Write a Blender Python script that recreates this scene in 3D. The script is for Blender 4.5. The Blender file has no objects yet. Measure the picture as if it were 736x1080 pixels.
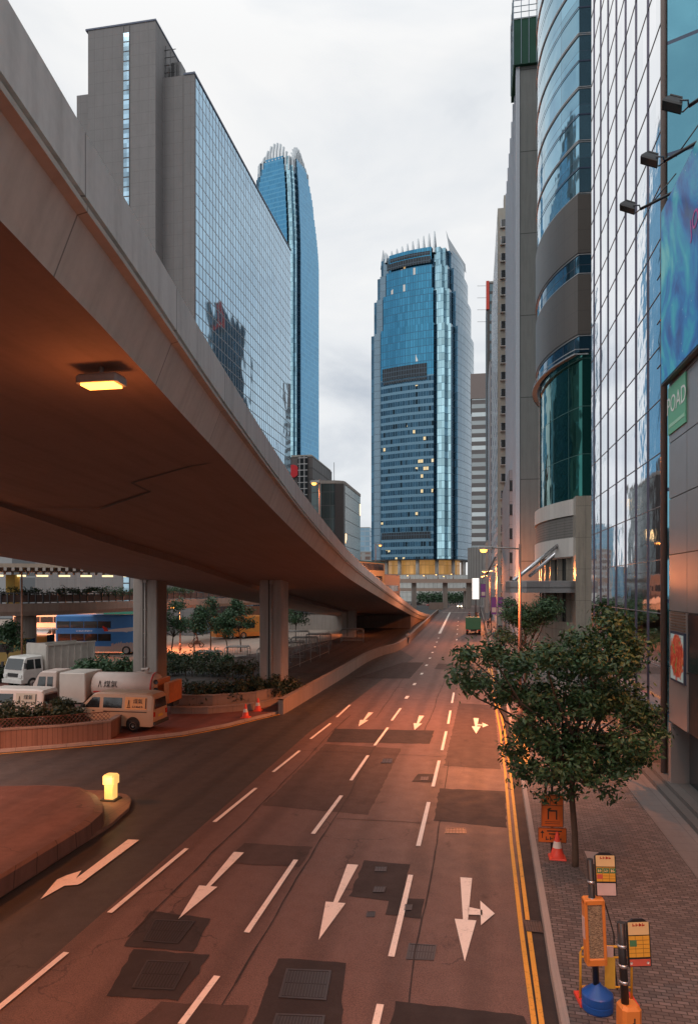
import bpy, bmesh, math, random
from mathutils import Vector, Matrix, noise as mnoise
R = math.radians
rnd = random.Random(7)
sc = bpy.context.scene
COL = sc.collection

# ------------------------------------------------------------------ camera, sky, light
H = 7.5                      # height of the footbridge the picture was taken from
PSI = R(10.1)                # camera turned left of the street
F = 742.0
cd = bpy.data.cameras.new('camera'); cam = bpy.data.objects.new('camera', cd); COL.objects.link(cam)
cam.location = (0, 0, H); cam.rotation_euler = (R(90), 0, PSI)
cd.sensor_fit = 'HORIZONTAL'; cd.sensor_width = 36.0; cd.lens = 36.0*F/736.0
cd.shift_y = 80.0/736.0; cd.clip_start = 0.1; cd.clip_end = 5000
sc.camera = cam
SUN_EL, SUN_AZ = R(48), R(200)
w = bpy.data.worlds.new('World'); sc.world = w; w.use_nodes = True
nt = w.node_tree; nt.nodes.clear(); N = nt.nodes.new; L = nt.links.new
out = N('ShaderNodeOutputWorld'); bg = N('ShaderNodeBackground'); L(bg.outputs[0], out.inputs[0])
sky = N('ShaderNodeTexSky'); sky.sky_type = 'NISHITA'; sky.sun_disc = False
sky.sun_elevation = SUN_EL; sky.sun_rotation = SUN_AZ; sky.dust_density = 3.0
tc = N('ShaderNodeTexCoord')
mp = N('ShaderNodeMapping'); mp.inputs['Scale'].default_value = (1.0, 1.0, 2.8); mp.inputs['Rotation'].default_value = (0.1, 0.2, 0.5)
L(tc.outputs['Generated'], mp.inputs[0])
n1 = N('ShaderNodeTexNoise'); n1.inputs['Scale'].default_value = 2.3; n1.inputs['Detail'].default_value = 7; n1.inputs['Roughness'].default_value = 0.5; n1.inputs['Distortion'].default_value = 0.35
L(mp.outputs[0], n1.inputs[0])
cr = N('ShaderNodeValToRGB'); L(n1.outputs[0], cr.inputs[0])
e = cr.color_ramp.elements
e[0].position = 0.34; e[0].color = (5.6, 6.1, 6.8, 1)
e[1].position = 0.62; e[1].color = (9.9, 9.9, 9.85, 1)
m = cr.color_ramp.elements.new(0.48); m.color = (8.6, 8.85, 9.1, 1)
mx = N('ShaderNodeMix'); mx.data_type = 'RGBA'; mx.inputs[0].default_value = 0.93
L(sky.outputs[0], mx.inputs[6]); L(cr.outputs[0], mx.inputs[7])
sx = N('ShaderNodeSeparateXYZ'); L(tc.outputs['Generated'], sx.inputs[0])
zr = N('ShaderNodeMapRange'); L(sx.outputs[2], zr.inputs[0]); zr.inputs[1].default_value = .60; zr.inputs[2].default_value = .95; zr.inputs[3].default_value = 1.0; zr.inputs[4].default_value = 1.35   # an overcast sky is brightest overhead
vm = N('ShaderNodeVectorMath'); vm.operation = 'SCALE'; L(mx.outputs[2], vm.inputs[0]); L(zr.outputs[0], vm.inputs['Scale'])
L(vm.outputs[0], bg.inputs[0]); bg.inputs[1].default_value = 0.1
ld = bpy.data.lights.new('sun', 'SUN'); ld.energy = 0.5; ld.angle = R(25); ld.color = (1, .96, .9)
lo = bpy.data.objects.new('sun', ld); COL.objects.link(lo)
lo.rotation_euler = (R(90)-SUN_EL, 0, math.pi-SUN_AZ)
sc.view_settings.view_transform = 'Standard'; sc.view_settings.look = 'None'
sc.view_settings.exposure = 0.0; sc.view_settings.gamma = 1.0
sc.cycles.use_denoising = True; sc.cycles.max_bounces = 7; sc.cycles.glossy_bounces = 4
sc.cycles.sample_clamp_indirect = 4.0; sc.cycles.caustics_reflective = False; sc.cycles.caustics_refractive = False

# ------------------------------------------------------------------ measuring: a pixel of the photograph as a direction
def ray(px, py):
    a = (px-368.0)/F; b = (620.0-py)/F
    return Vector((-math.sin(PSI)+a*math.cos(PSI), math.cos(PSI)+a*math.sin(PSI), b))
def at(px, py, d): return Vector((0, 0, H)) + ray(px, py)*d
def g(px, py, z=0.0):
    return at(px, py, (H-z)*F/(py-620.0))
def atX(px, py, X):
    r = ray(px, py); return at(px, py, X/r.x)
def atY(px, py, Y):
    r = ray(px, py); return at(px, py, Y/r.y)

# ------------------------------------------------------------------ mesh helper
class MB:
    def __init__(s): s.v = []; s.f = []; s.uv = []; s.mi = []; s.sm = []; s.m = Matrix(); s.k = 0; s.smooth = False
    def face(s, pts, uv=None, k=None):
        i = len(s.v)
        for p in pts: s.v.append(tuple(s.m @ Vector(p)))
        s.f.append(tuple(range(i, i+len(pts)))); s.uv.append(uv); s.mi.append(s.k if k is None else k); s.sm.append(s.smooth)
    def box(s, x0, x1, y0, y1, z0, z1, k=None, skip=''):
        a = [(x0,y0,z0),(x1,y0,z0),(x1,y1,z0),(x0,y1,z0),(x0,y0,z1),(x1,y0,z1),(x1,y1,z1),(x0,y1,z1)]
        for n, q in (('b',(0,3,2,1)),('t',(4,5,6,7)),('f',(0,1,5,4)),('r',(1,2,6,5)),('k',(2,3,7,6)),('l',(3,0,4,7))):
            if n not in skip: s.face([a[i] for i in q], k=k)
        return s
    def bbox(s, x0, x1, y0, y1, z0, z1, b=0.02, k=None):
        """box with its vertical and top edges chamfered"""
        p0 = [(x0+b,y0),(x1-b,y0),(x1,y0+b),(x1,y1-b),(x1-b,y1),(x0+b,y1),(x0,y1-b),(x0,y0+b)]
        c = ((x0+x1)/2, (y0+y1)/2)
        def ins(t): return [(p[0]+(t if p[0] < c[0] else -t), p[1]+(t if p[1] < c[1] else -t)) for p in p0]
        rings = [(p0, z0), (p0, z1-b), (ins(b*.7), z1)]
        for (A, za), (B, zb) in zip(rings, rings[1:]):
            for i in range(8):
                j = (i+1) % 8
                s.face([(*A[i],za),(*A[j],za),(*B[j],zb),(*B[i],zb)], k=k)
        s.face([(*p, z1) for p in rings[2][0]], k=k); s.face([(*p, z0) for p in reversed(p0)], k=k)
        return s
    def prism(s, poly, z0, z1, k=None, cap=True, top_k=None):
        n = len(poly)
        ar = sum(poly[i][0]*poly[(i+1)%n][1]-poly[(i+1)%n][0]*poly[i][1] for i in range(n))
        if ar < 0: poly = list(reversed(poly))
        for i in range(n):
            a, b = poly[i], poly[(i+1) % n]
            s.face([(a[0],a[1],z0),(b[0],b[1],z0),(b[0],b[1],z1),(a[0],a[1],z1)], k=k)
        if cap:
            s.face([(p[0],p[1],z1) for p in poly], k=top_k if top_k is not None else k)
            s.face([(p[0],p[1],z0) for p in reversed(poly)], k=k)
        return s
    def tube(s, pts, r, n=8, k=None, cap=True, r2=None):
        pts = [Vector(p) for p in pts]; old = s.smooth; rings = []
        for i, p in enumerate(pts):
            t = (pts[min(i+1, len(pts)-1)]-pts[max(i-1, 0)]).normalized()
            up = Vector((0,0,1)) if abs(t.z) < .95 else Vector((1,0,0))
            a = t.cross(up).normalized(); b = a.cross(t).normalized()
            rr = r if r2 is None else r+(r2-r)*i/(len(pts)-1)
            rings.append([p+(a*math.cos(2*math.pi*j/n)+b*math.sin(2*math.pi*j/n))*rr for j in range(n)])
        s.smooth = n > 5
        for A, B in zip(rings, rings[1:]):
            for j in range(n):
                q = (j+1) % n
                s.face([A[j], B[j], B[q], A[q]], k=k)
        s.smooth = False
        if cap: s.face(list(reversed(rings[0][::-1])), k=k); s.face(rings[-1][::-1], k=k)
        s.smooth = old
        return s
    def lathe(s, prof, n=16, c=(0,0,0), k=None, smooth=True, ax='z'):
        old = s.smooth; s.smooth = smooth
        def P(r, z, j):
            t = 2*math.pi*j/n
            if ax == 'z': return (c[0]+r*math.cos(t), c[1]+r*math.sin(t), c[2]+z)
            if ax == 'y': return (c[0]+r*math.cos(t), c[1]+z, c[2]-r*math.sin(t))
            return (c[0]+z, c[1]+r*math.cos(t), c[2]+r*math.sin(t))
        for (r0, z0), (r1, z1) in zip(prof, prof[1:]):
            for j in range(n):
                if r0 < 1e-5: s.face([P(0,z0,0), P(r1,z1,j+1), P(r1,z1,j)][::-1], k=k)
                elif r1 < 1e-5: s.face([P(r0,z0,j), P(r0,z0,j+1), P(0,z1,0)], k=k)
                else: s.face([P(r0,z0,j), P(r0,z0,j+1), P(r1,z1,j+1), P(r1,z1,j)], k=k)
        s.smooth = old
        return s
    def sheet(s, pts, z=None, k=None):
        s.face([(p[0], p[1], p[2] if z is None else z) for p in pts], k=k); return s
    def split(s, name, mats, parent=None):
        """one mesh object per separate piece"""
        key = {}; par = []
        def find(i):
            while par[i] != i: par[i] = par[par[i]]; i = par[i]
            return i
        vid = []
        for v in s.v:
            q = (round(v[0],3), round(v[1],3), round(v[2],3))
            if q not in key: key[q] = len(par); par.append(len(par))
            vid.append(key[q])
        for f in s.f:
            r = find(vid[f[0]])
            for i in f[1:]: par[find(vid[i])] = r
        gr = {}
        for fi, f in enumerate(s.f): gr.setdefault(find(vid[f[0]]), []).append(fi)
        out = []
        for fs in gr.values():
            m = MB()
            for fi in fs:
                i0 = len(m.v); m.v += [s.v[i] for i in s.f[fi]]; m.f.append(tuple(range(i0, len(m.v)))); m.uv.append(s.uv[fi]); m.mi.append(s.mi[fi]); m.sm.append(s.sm[fi])
            out.append(m.build(name, mats, parent))
        return out
    def build(s, name, mats, parent=None, merge=False):
        me = bpy.data.meshes.new(name)
        me.from_pydata(s.v, [], s.f)
        if not isinstance(mats, (list, tuple)): mats = [mats]
        for mm in mats: me.materials.append(mm)
        me.polygons.foreach_set('material_index', s.mi); me.polygons.foreach_set('use_smooth', s.sm)
        uvl = me.uv_layers.new(name='UVMap'); buf = []
        for f, uv in zip(s.f, s.uv):
            if uv is not None:
                for q in uv: buf.extend(q)
                continue
            P = [Vector(s.v[i]) for i in f]
            n = Vector((0,0,0))
            for i in range(len(P)):
                a, b = P[i], P[(i+1) % len(P)]
                n += Vector(((a.y-b.y)*(a.z+b.z), (a.z-b.z)*(a.x+b.x), (a.x-b.x)*(a.y+b.y)))
            if n.length > 0: n.normalize()
            if abs(n.z) > .75:
                for p in P: buf.extend((p.x, p.y))
            else:
                t = Vector((-n.y, n.x, 0)).normalized()
                for p in P: buf.extend((p.dot(t), p.z))
        uvl.data.foreach_set('uv', buf)
        if merge or any(s.sm):
            bm = bmesh.new(); bm.from_mesh(me); bmesh.ops.remove_doubles(bm, verts=bm.verts, dist=0.0005); bm.to_mesh(me); bm.free()
        me.validate()
        o = bpy.data.objects.new(name, me); COL.objects.link(o)
        if parent: o.parent = parent
        return o
def tag(o, label=None, cat=None, group=None, kind=None):
    if label: o['label'] = label
    if cat: o['category'] = cat
    if group: o['group'] = group
    if kind: o['kind'] = kind
    return o
def thing(name, label, cat, loc=(0,0,0), rz=0, group=None):
    o = bpy.data.objects.new(name, None); COL.objects.link(o); o.location = loc; o.rotation_euler = (0,0,rz)
    o.empty_display_size = .2
    return tag(o, label, cat, group)
def struct(name, mb, mat): return tag(mb.build(name, mat), kind='structure')
def dup(root, loc, rz, label=None, group=None, scale=None):
    def cp(o, par):
        c = o.copy(); COL.objects.link(c); c.parent = par
        for ch in [x for x in bpy.data.objects if x.parent == o and x is not c]: cp(ch, c)
        return c
    r = cp(root, None); r.location = loc; r.rotation_euler = (0,0,rz)
    if label: r['label'] = label
    if group: r['group'] = group
    if scale: r.scale = scale if hasattr(scale, '__len__') else (scale,)*3
    return r
def text_mesh(name, body, size, mat, parent, M, align='CENTER', extrude=0.003):
    cu = bpy.data.curves.new(name, 'FONT'); cu.body = body; cu.size = size; cu.align_x = align; cu.align_y = 'CENTER'; cu.extrude = extrude
    cu.resolution_u = 3
    t = bpy.data.objects.new(name, cu); COL.objects.link(t)
    bpy.context.view_layer.update()
    me = bpy.data.meshes.new_from_object(t.evaluated_get(bpy.context.evaluated_depsgraph_get()))
    bpy.data.objects.remove(t); me.transform(M); me.materials.clear(); me.materials.append(mat)
    o = bpy.data.objects.new(name, me); COL.objects.link(o)
    if parent: o.parent = parent
    return o

def mark_row(name, w_, h_, n, mat, parent, M_, seed=1):
    """a row of small printed strokes where the photograph's lettering is too small to read"""
    rr = random.Random(seed); mb = MB(); mb.m = M_; x = -w_/2
    for i in range(n):
        c = w_/n; mb.box(x+c*.1, x+c*rr.uniform(.3,.45), -h_/2, h_/2, 0, .003); mb.box(x+c*.1, x+c*.85, -h_/2*rr.uniform(-.2,.9), -h_/2*rr.uniform(-.2,.9)+h_*.18, 0, .0035)
        x += c
    return mb.build(name, mat, parent)
# ------------------------------------------------------------------ materials
def newmat(name):
    m = bpy.data.materials.new(name); m.use_nodes = True; nt = m.node_tree
    return m, nt, nt.nodes['Principled BSDF']
def nmath(nt, op, a, b=None, c=None):
    n = nt.nodes.new('ShaderNodeMath'); n.operation = op
    for i, v in enumerate((a, b, c)):
        if v is None: continue
        if isinstance(v, (int, float)): n.inputs[i].default_value = v
        else: nt.links.new(v, n.inputs[i])
    return n.outputs[0]
def nmix(nt, fac, a, b, mode='MIX'):
    n = nt.nodes.new('ShaderNodeMix'); n.data_type = 'RGBA'; n.blend_type = mode
    for i, v in ((0, fac), (6, a), (7, b)):
        if isinstance(v, (int, float)): n.inputs[i].default_value = v
        elif isinstance(v, tuple): n.inputs[i].default_value = (*v[:3], 1)
        else: nt.links.new(v, n.inputs[i])
    return n.outputs[2]
def nnoise(nt, scale, detail=4, rough=.55, vec=None, stretch=None, dist=0):
    n = nt.nodes.new('ShaderNodeTexNoise'); n.inputs['Scale'].default_value = scale
    n.inputs['Detail'].default_value = detail; n.inputs['Roughness'].default_value = rough; n.inputs['Distortion'].default_value = dist
    if vec is None:
        t = nt.nodes.new('ShaderNodeTexCoord'); vec = t.outputs['Object']
    if stretch:
        mp = nt.nodes.new('ShaderNodeMapping'); mp.inputs['Scale'].default_value = stretch; nt.links.new(vec, mp.inputs[0]); vec = mp.outputs[0]
    nt.links.new(vec, n.inputs['Vector'])
    return n.outputs[0]
def nramp(nt, fac, stops):
    n = nt.nodes.new('ShaderNodeValToRGB'); nt.links.new(fac, n.inputs[0]); el = n.color_ramp.elements
    el[0].position = stops[0][0]; el[0].color = (*([stops[0][1]]*3 if isinstance(stops[0][1], (int,float)) else stops[0][1]), 1)
    el[1].position = stops[-1][0]; el[1].color = (*([stops[-1][1]]*3 if isinstance(stops[-1][1], (int,float)) else stops[-1][1]), 1)
    for p, c in stops[1:-1]:
        x = el.new(p); x.color = (*([c]*3 if isinstance(c, (int,float)) else c), 1)
    return n.outputs[0]
def nbump(nt, bsdf, h, strength=.3, dist=.02):
    b = nt.nodes.new('ShaderNodeBump'); b.inputs['Strength'].default_value = strength; b.inputs['Distance'].default_value = dist
    nt.links.new(h, b.inputs['Height']); nt.links.new(b.outputs[0], bsdf.inputs['Normal'])
def setp(nt, b, sock, v):
    if isinstance(v, tuple): b.inputs[sock].default_value = (*v[:3], 1)
    elif isinstance(v, (int, float)): b.inputs[sock].default_value = v
    else: nt.links.new(v, b.inputs[sock])
def plain(name, col, rough=.5, metal=0, var=.15, scale=6, bump=0, dirt=0):
    m, nt, b = newmat(name)
    f = nnoise(nt, scale, 5)
    c = nmix(nt, f, tuple(x*(1-var) for x in col), tuple(min(1, x*(1+var)) for x in col))
    if dirt:
        d = nramp(nt, nnoise(nt, scale*.35, 6, .65), [(.42, 0.0), (.7, 1.0)])
        c = nmix(nt, nmath(nt, 'MULTIPLY', d, dirt), c, tuple(x*.35 for x in col))
    setp(nt, b, 'Base Color', c)
    setp(nt, b, 'Roughness', nmath(nt, 'ADD', nmath(nt, 'MULTIPLY', f, .2), rough-.1)); b.inputs['Metallic'].default_value = metal
    if bump: nbump(nt, b, nnoise(nt, scale*8, 3), bump, .01)
    return m
def emit(name, col, s):
    m, nt, b = newmat(name); setp(nt, b, 'Base Color', col); setp(nt, b, 'Emission Color', col); b.inputs['Emission Strength'].default_value = s
    return m
def asphalt(name, c0, c1, agg=.25, seam=True, rough=.85):
    m, nt, b = newmat(name)
    big = nnoise(nt, .35, 6, .6, stretch=(1, .35, 1)); mid = nnoise(nt, 1.7, 6, .65); fine = nnoise(nt, 38, 3, .75)
    streak = nnoise(nt, 1.2, 5, .6, stretch=(1.6, .06, 1))
    f = nmath(nt, 'ADD', nmath(nt, 'MULTIPLY', big, .55), nmath(nt, 'MULTIPLY', mid, .45))
    c = nmix(nt, nramp(nt, f, [(.36, 0.), (.64, 1.)]), c0, c1)
    c = nmix(nt, nmath(nt, 'MULTIPLY', nramp(nt, streak, [(.45, 0.), (.7, 1.)]), .35), c, tuple(x*.55 for x in c0))
    c = nmix(nt, nramp(nt, fine, [(.3, 0.), (.75, agg)]), c, tuple(min(1, x*3.2) for x in c1))
    vo = nt.nodes.new('ShaderNodeTexVoronoi'); vo.feature = 'DISTANCE_TO_EDGE'; vo.inputs['Scale'].default_value = .33
    t = nt.nodes.new('ShaderNodeTexCoord')
    wv = nt.nodes.new('ShaderNodeVectorMath'); wv.operation = 'ADD'; nz = nt.nodes.new('ShaderNodeTexNoise'); nz.inputs['Scale'].default_value = 1.3; nz.inputs['Detail'].default_value = 5
    nt.links.new(t.outputs['Object'], nz.inputs[0]); nt.links.new(t.outputs['Object'], wv.inputs[0]); nt.links.new(nz.outputs[1], wv.inputs[1]); nt.links.new(wv.outputs[0], vo.inputs['Vector'])
    crack = nmath(nt, 'LESS_THAN', vo.outputs[0], .006)
    c = nmix(nt, nmath(nt, 'MULTIPLY', crack, nmath(nt, 'MULTIPLY', nramp(nt, big, [(.5, 0.), (.6, 1.)]), .6)), c, (.012,.01,.01))
    sx_ = nt.nodes.new('ShaderNodeSeparateXYZ'); nt.links.new(t.outputs['Object'], sx_.inputs[0])
    tr = nmath(nt, 'SINE', nmath(nt, 'ADD', nmath(nt, 'MULTIPLY', sx_.outputs[0], 2*math.pi/1.65), nmath(nt, 'MULTIPLY', big, 2.5)))
    c = nmix(nt, nmath(nt, 'MULTIPLY', nramp(nt, tr, [(.1, 0.), (.9, 1.)]), .30), c, tuple(x*.45 for x in c0))
    oil = nramp(nt, nnoise(nt, .9, 5, .7, stretch=(1, .5, 1)), [(.62, 0.), (.70, .55)]); c = nmix(nt, oil, c, tuple(x*.4 for x in c0))
    setp(nt, b, 'Base Color', c); setp(nt, b, 'Roughness', nmath(nt, 'SUBTRACT', rough+.1, nmath(nt, 'MULTIPLY', mid, .35)))
    nbump(nt, b, nmath(nt, 'ADD', fine, nmath(nt, 'MULTIPLY', mid, .6)), .35, .012)
    return m
def concrete(name, col, stain=.5, panel=None, rough=.8, streakdir='v'):
    """panel = (width, height, phase) of formwork joints measured along the UVs"""
    m, nt, b = newmat(name); uv = nt.nodes.new('ShaderNodeUVMap')
    big = nnoise(nt, .5, 6, .6); fine = nnoise(nt, 9, 5, .6)
    st = nnoise(nt, 1.0, 6, .6, vec=uv.outputs[0], stretch=(2.6, .22, 1))
    c = nmix(nt, big, tuple(x*.82 for x in col), tuple(min(1,x*1.12) for x in col))
    c = nmix(nt, nmath(nt, 'MULTIPLY', nramp(nt, st, [(.45, 0.), (.72, 1.)]), stain), c, tuple(x*.38 for x in col))
    c = nmix(nt, nmath(nt, 'MULTIPLY', nramp(nt, fine, [(.35, 0.), (.8, 1.)]), .25), c, tuple(min(1,x*1.3) for x in col))
    if panel:
        sp = nt.nodes.new('ShaderNodeSeparateXYZ'); nt.links.new(uv.outputs[0], sp.inputs[0])
        for idx, wd in ((0, panel[0]), (1, panel[1])):
            if not wd: continue
            u = nmath(nt, 'FRACT', nmath(nt, 'ADD', nmath(nt, 'DIVIDE', sp.outputs[idx], wd), panel[2] if idx == 0 else 0.0))
            ed = nmath(nt, 'LESS_THAN', u, (.022 if len(panel) < 4 else panel[3])/wd)
            c = nmix(nt, nmath(nt, 'MULTIPLY', ed, .8), c, tuple(x*.22 for x in col))
        cell = nt.nodes.new('ShaderNodeTexWhiteNoise'); cell.noise_dimensions = '1D'
        nt.links.new(nmath(nt, 'FLOOR', nmath(nt, 'ADD', nmath(nt, 'DIVIDE', sp.outputs[0], panel[0]), panel[2])), cell.inputs['W'])
        c = nmix(nt, nmath(nt, 'MULTIPLY', cell.outputs[0], .18), c, tuple(x*.6 for x in col))
    setp(nt, b, 'Base Color', c); setp(nt, b, 'Roughness', rough); nbump(nt, b, fine, .15, .02)
    return m
def facade(name, cw, ch, fw, fh, glass, frame, metal=.85, rough=.06, lit=0., litcol=(1.,.62,.25), lits=3., var=.35, spandrel=0., spcol=(.1,.1,.1), wob=.02, frame_rough=.4, dark=0., off=(0., 0.), wobs=.35, litband=None, frame_metal=0.):
    """glass cells of cw x ch metres, frame lines fw / fh metres wide; spandrel = opaque share of each storey"""
    m, nt, b = newmat(name); uv = nt.nodes.new('ShaderNodeUVMap')
    sp = nt.nodes.new('ShaderNodeSeparateXYZ'); nt.links.new(uv.outputs[0], sp.inputs[0])
    u = nmath(nt, 'ADD', nmath(nt, 'DIVIDE', sp.outputs[0], cw), off[0]); v = nmath(nt, 'ADD', nmath(nt, 'DIVIDE', sp.outputs[1], ch), off[1])
    fu = nmath(nt, 'FRACT', u); fv = nmath(nt, 'FRACT', v)
    fr = nmath(nt, 'MAXIMUM', nmath(nt, 'LESS_THAN', fu, fw/cw), nmath(nt, 'LESS_THAN', fv, fh/ch))
    cb = nt.nodes.new('ShaderNodeCombineXYZ'); nt.links.new(nmath(nt, 'FLOOR', u), cb.inputs[0]); nt.links.new(nmath(nt, 'FLOOR', v), cb.inputs[1])
    wn = nt.nodes.new('ShaderNodeTexWhiteNoise'); wn.noise_dimensions = '2D'; nt.links.new(cb.outputs[0], wn.inputs[0])
    r = wn.outputs[0]
    c = nmix(nt, r, tuple(x*(1-var) for x in glass), tuple(min(1, x*(1+var)) for x in glass))
    if dark:
        c = nmix(nt, nmath(nt, 'GREATER_THAN', r, 1-dark), c, tuple(x*.25 for x in glass))
    met = metal; rg = rough
    if spandrel:
        s_ = nmath(nt, 'LESS_THAN', fv, spandrel); c = nmix(nt, s_, c, spcol)
    c = nmix(nt, fr, c, frame)
    setp(nt, b, 'Base Color', c)
    if spandrel:
        op = nmath(nt, 'MAXIMUM', fr, s_)
    else: op = fr
    setp(nt, b, 'Metallic', nmath(nt, 'ADD', nmath(nt, 'MULTIPLY', nmath(nt, 'SUBTRACT', 1.0, op), metal), nmath(nt, 'MULTIPLY', op, frame_metal)))
    setp(nt, b, 'Roughness', nmath(nt, 'ADD', nmath(nt, 'MULTIPLY', op, frame_rough), rough))
    if lit:
        clu = nnoise(nt, .045, 2, .5, vec=uv.outputs[0]); th = nmath(nt, 'SUBTRACT', 1.0, nmath(nt, 'MULTIPLY', nramp(nt, clu, [(.5, 0.), (.72, 1.)]), lit*3))
        on = nmath(nt, 'MULTIPLY', nmath(nt, 'GREATER_THAN', r, th), nmath(nt, 'SUBTRACT', 1.0, op))
        if litband: on = nmath(nt, 'MULTIPLY', on, nmath(nt, 'LESS_THAN', nmath(nt, 'ABSOLUTE', nmath(nt, 'SUBTRACT', fv, .72)), litband))
        setp(nt, b, 'Emission Color', litcol); setp(nt, b, 'Emission Strength', nmath(nt, 'MULTIPLY', on, lits))
    if wob:
        wv = nnoise(nt, wobs, 2, .5); n2 = nmath(nt, 'ADD', wv, nmath(nt, 'MULTIPLY', r, 0.0))
        nbump(nt, b, n2, wob, 1.0)
    return m
M = {}
M['asphalt'] = asphalt('worn asphalt', (.050,.031,.026), (.088,.055,.046), .8, True, .72)
M['asphalt_new'] = asphalt('fresh dark asphalt', (.021,.020,.019), (.039,.036,.033), .5, True, .72)
M['patch'] = asphalt('dark repair asphalt', (.016,.013,.013), (.028,.022,.021), .2)
M['patch2'] = asphalt('brown repair asphalt', (.044,.029,.025), (.070,.045,.038), .2)
def paint(name, col, wear=.5):
    m, nt, b = newmat(name)
    f = nnoise(nt, 22, 5, .7); f2 = nnoise(nt, 3, 4, .6)
    wv = nramp(nt, nmath(nt, 'ADD', nmath(nt, 'MULTIPLY', f, .6), nmath(nt, 'MULTIPLY', f2, .4)), [(.52, 0.), (.68, wear)])
    setp(nt, b, 'Base Color', nmix(nt, wv, col, tuple(x*.28 for x in col))); b.inputs['Roughness'].default_value = .6
    return m
M['white_paint'] = paint('white road paint', (.86,.80,.72), .55)
M['yellow_paint'] = paint('yellow road paint', (.72,.36,.05), .9)
M['concrete'] = concrete('grey concrete', (.36,.34,.31), .5)
M['column_concrete'] = concrete('column concrete', (.34,.30,.27), .45)
M['parapet'] = concrete('parapet concrete', (.68,.68,.66), .5, (3.4, 0, .1, .03))
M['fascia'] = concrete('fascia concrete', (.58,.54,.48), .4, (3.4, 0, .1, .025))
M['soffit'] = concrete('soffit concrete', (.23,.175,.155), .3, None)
M['kerb'] = concrete('kerb stone', (.36,.31,.28), .4, (.9, 0, 0, .012))
M['wall_stone'] = concrete('boundary wall stone', (.30,.235,.20), .35, (1.2, 0, 0, .015))
M['dark'] = plain('dark void', (.012,.012,.013), .5)
M['black'] = plain('black painted metal', (.02,.02,.022), .4)
M['steel'] = plain('dark steel', (.10,.10,.105), .4, .6)
M['bright_steel'] = plain('brushed steel', (.6,.6,.62), .25, .9)
M['grey_paint'] = plain('grey painted steel', (.28,.27,.26), .5)
M['white'] = plain('white coated metal', (.68,.66,.62), .4, 0, .08, 3, 0, .25)
M['glass_dark'] = plain('dark window glass', (.02,.024,.027), .12, .0, .3, .7)
M['glass_dark'].node_tree.nodes['Principled BSDF'].inputs['Specular IOR Level'].default_value = .9
M['tyre'] = plain('tyre rubber', (.02,.02,.02), .85)
M['orange_plastic'] = plain('orange paint', (.75,.20,.03), .5)
M['red_plastic'] = plain('red cone plastic', (.75,.07,.04), .5)
M['lamp_orange'] = emit('sodium lamp glass', (1.,.33,.05), 7)
M['lamp_orange_far'] = emit('sodium lamp glass far', (1.,.45,.12), 8)
M['bark'] = plain('tree bark', (.075,.05,.035), .9, 0, .4, 9, .5)
SOD = (1.0, .26, .07)
def lamp_light(name, loc, power, parent=None, size=.18, spot=None, col=SOD):
    if spot:
        d = bpy.data.lights.new(name, 'SPOT'); d.spot_size = R(spot); d.spot_blend = .6
    else: d = bpy.data.lights.new(name, 'POINT')
    d.energy = power; d.color = col; d.shadow_soft_size = size
    o = bpy.data.objects.new(name, d); COL.objects.link(o); o.location = loc
    if parent: o.parent = parent
    return o

# ------------------------------------------------------------------ ground, road, pavements
mb = MB(); mb.sheet([(-2500,-300),(2500,-300),(2500,4000),(-2500,4000)], 0.0); struct('ground', mb, M['asphalt_new'])
kerb_line = [(1.30,-12),(1.42,10),(1.44,14),(1.76,28),(1.95,45),(2.1,90),(2.2,330)]
def kx(y):
    for (x0,y0),(x1,y1) in zip(kerb_line, kerb_line[1:]):
        if y <= y1: return x0+(x1-x0)*(y-y0)/(y1-y0)
    return kerb_line[-1][0]
left_line = [(-8.42,-12),(-8.42,38)] + [tuple(g(x,y).xy) for x,y in ((372,741),(390,726),(408,713),(430,697),(449,689))]+[(-10.6,92),(-10.9,172),(-9.5,300)]
# road sheet in strips
mb = MB()
ys = [-12,10,14,20,28,36,45,60,75,92,130,172,230,300]
def lx(y):
    for (x0,y0),(x1,y1) in zip(left_line, left_line[1:]):
        if y <= y1: return x0+(x1-x0)*(y-y0)/(y1-y0)
    return left_line[-1][0]
for a, b in zip(ys, ys[1:]):
    mb.face([(lx(a),a,.004),(kx(a),a,.004),(kx(b),b,.004),(lx(b),b,.004)])
mb.face([(-60,300,.004),(60,300,.004),(60,345,.004),(-60,345,.004)])
struct('road', mb, M['asphalt'])
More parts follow.
